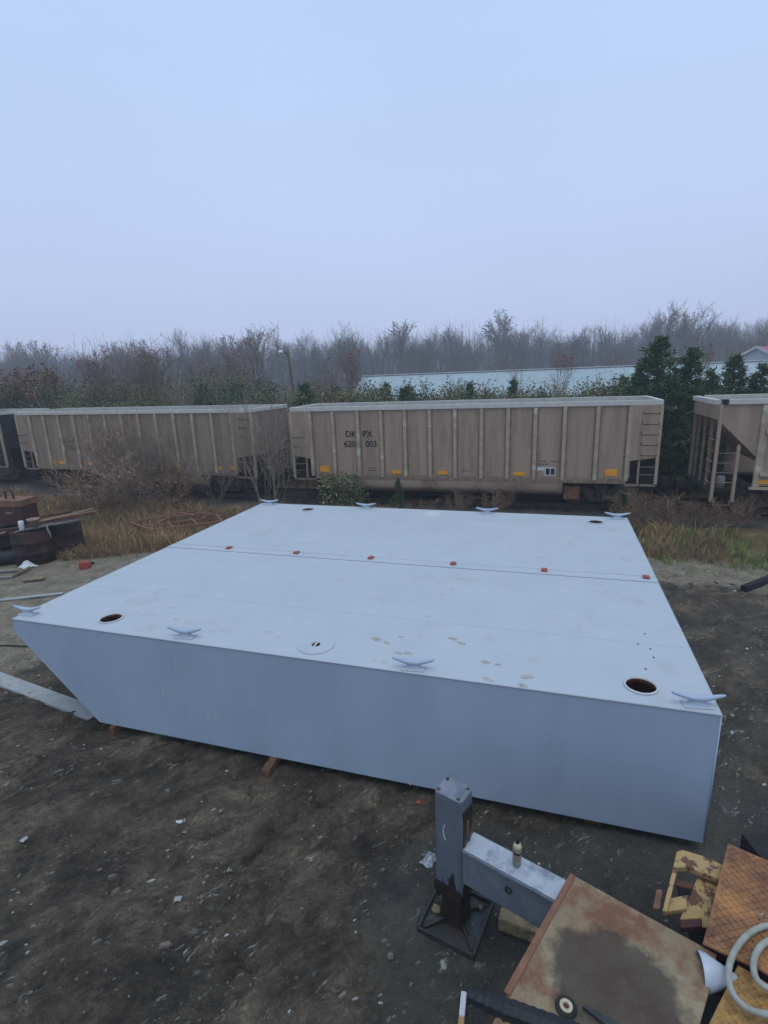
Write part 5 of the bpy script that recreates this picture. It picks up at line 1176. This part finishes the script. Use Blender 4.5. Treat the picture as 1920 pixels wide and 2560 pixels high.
# --- grasses
def blades(n, region, hmin, hmax, wd, m, name, lab, seed, cond, bend=.5, clump=.0):
    r = random.Random(seed); mb = MB(); k = 0
    while k < n:
        x = r.uniform(region[0], region[1]); y = r.uniform(region[2], region[3])
        if not cond(x, y, r): k += .05; continue
        z = gz(x, y)-.02
        for b in range(r.randint(3,6)):
            hgt = r.uniform(hmin,hmax)*(.75+.6*fbm(x,y,.35,2,6)); a = r.random()*6.283; bd = r.uniform(.1,bend)*hgt; w_ = wd*r.uniform(.6,1.3)
            px_, py_ = x+r.gauss(0,.05), y+r.gauss(0,.05); c_, s_ = math.cos(a), math.sin(a); t_ = r.random()*6.283; ct, st_ = math.cos(t_)*w_, math.sin(t_)*w_
            mb.add([(px_-ct,py_-st_,z),(px_+ct,py_+st_,z),(px_+c_*bd*.35+ct*.7,py_+s_*bd*.35+st_*.7,z+hgt*.6),(px_+c_*bd*.35-ct*.7,py_+s_*bd*.35-st_*.7,z+hgt*.6),(px_+c_*bd,py_+s_*bd,z+hgt)],[(0,1,2,3),(3,2,4)])
        k += 1
    return stuff(mb.build(name, m), lab, 'grass')
def in_barge(x, y):
    d = Vector((x,y,0))-BO; u, v = d.dot(BE), d.dot(BN); return -BL_-.1 < u < .1 and -.1 < v < BW1+BW2+.1
def veg(x, y, lo=0, hi=99):
    s = sval(x, y)-edge_s(x)-.35*fbm(x,y,.6,2,8); return lo < s and track_bend(x,y) < 18.9 and s < hi and not in_barge(x, y)
reg = (-22, 19, 9, 27)
blades(9000, reg, .25, .75, .011, M['straw'], 'dry_grass', 'tan dry grass strip between the yard and the railway', 41, lambda x,y,r: veg(x,y) and r.random() < .3+1.3*fbm(x,y,.5,3,2) + (.25 if x < -6 else 0) - .55*sstep(7.5,9.5,x)*sstep(6,2.5,sval(x,y)-edge_s(x)), bend=1.1)
blades(8000, reg, .2, .6, .012, M['weed'], 'brown_weeds', 'dead brown weeds among the dry grass by the railway', 42, lambda x,y,r: veg(x,y) and r.random() < .7+.9*fbm(x,y,.6,3,22)-.5*sstep(7.5,9.5,x), bend=1.2)
blades(5200, reg, .12, .38, .010, M['green'], 'green_grass', 'green grass patch right of the barge before the wagons', 43, lambda x,y,r: veg(x,y,-.2,5) and (r.random() < .85*sstep(6.5,9,x)*sstep(-.25,.2,fbm(x,y,.45,2,19))+.3*sstep(-.1,.4,fbm(x,y,.5,2,12))), bend=1.0)
blades(900, (-14,12,8,20), .05,.14,.008, M['green'], 'edge_grass', 'short tufts of grass along the yard edge', 44, lambda x,y,r: (not veg(x,y,.2)) and veg(x,y,-.9) and r.random() < .5)
blades(2600, (-30, 24, 19, 34), .5,1.2,.014, M['weed'], 'track_weeds', 'tall dead weeds behind the wagons', 45, lambda x,y,r: track_bend(x,y) > 24.2)

# ------------------------------------------------------------------ loose bits on the yard
def scatter(n, seed, m, name, lab, cat, smin, smax, cond, flat):
    r = random.Random(seed); mb = MB(); k = 0; tries = 0
    while k < n and tries < n*40:
        tries += 1
        x = r.uniform(-9, 9); y = 3 + 11*r.random()**1.4
        if in_barge(x, y) or not cond(x, y, r): continue
        s_ = r.uniform(smin, smax)*(1 if r.random() < .9 else 1.9); z = gz(x, y); nn = 5; a0 = r.random()*6
        el = r.uniform(1,2.6); th_ = .55+r.gauss(0,.35)
        ring = []
        for j in range(nn):
            a = a0+j*6.283/nn; rr = s_*r.uniform(.6,1.1); u, v = rr*math.cos(a)*el, rr*math.sin(a)
            ring.append((x+u*math.cos(th_)-v*math.sin(th_), y+u*math.sin(th_)+v*math.cos(th_)))
        tz = s_*flat
        mb.add([(p_[0],p_[1],z-.006) for p_ in ring]+[(x+(p_[0]-x)*.7,y+(p_[1]-y)*.7,z+tz*r.uniform(.7,1.2)+.003) for p_ in ring],
               [tuple(range(nn,2*nn))]+[(j,(j+1)%nn,nn+(j+1)%nn,nn+j) for j in range(nn)])
        k += 1
    return stuff(mb.build(name, m), lab, cat)
scatter(520, 51, M['chip'], 'paint_chips', 'pale flakes and chips of paint trodden into the yard mud', 'chips', .005, .020, lambda x,y,r: r.random() < .02+.75*sstep(.08,.35,fbm(x,y,.7,3,15)), .15)
scatter(2200, 52, M['stone'], 'gravel', 'small stones and gravel strewn over the muddy yard', 'gravel', .006, .022, lambda x,y,r: r.random() < .3+fbm(x,y,.8,2,6), .6)
scatter(160, 53, M['clod'], 'dirt_clods', 'dark clods of dirt over the churned yard', 'dirt', .008, .02, lambda x,y,r: r.random() < .3+fbm(x,y,.5,2,26), .5)

# ------------------------------------------------------------------ mist
hz = MB().box(-262,262,-62,262,-1.6,36).build('haze', None)
hm = bpy.data.materials.new('mist'); hm.use_nodes = True; N = hm.node_tree.nodes; N.clear()
oo = N.new('ShaderNodeOutputMaterial'); pv = N.new('ShaderNodeVolumePrincipled'); pv.inputs['Density'].default_value = .0018
pv.inputs['Color'].default_value = (.93,.95,1,1); pv.inputs['Anisotropy'].default_value = .2
hm.node_tree.links.new(pv.outputs[0], oo.inputs['Volume']); hz.data.materials.append(hm)
stuff(hz, 'thin bluish mist hanging over the yard and wood', 'mist')
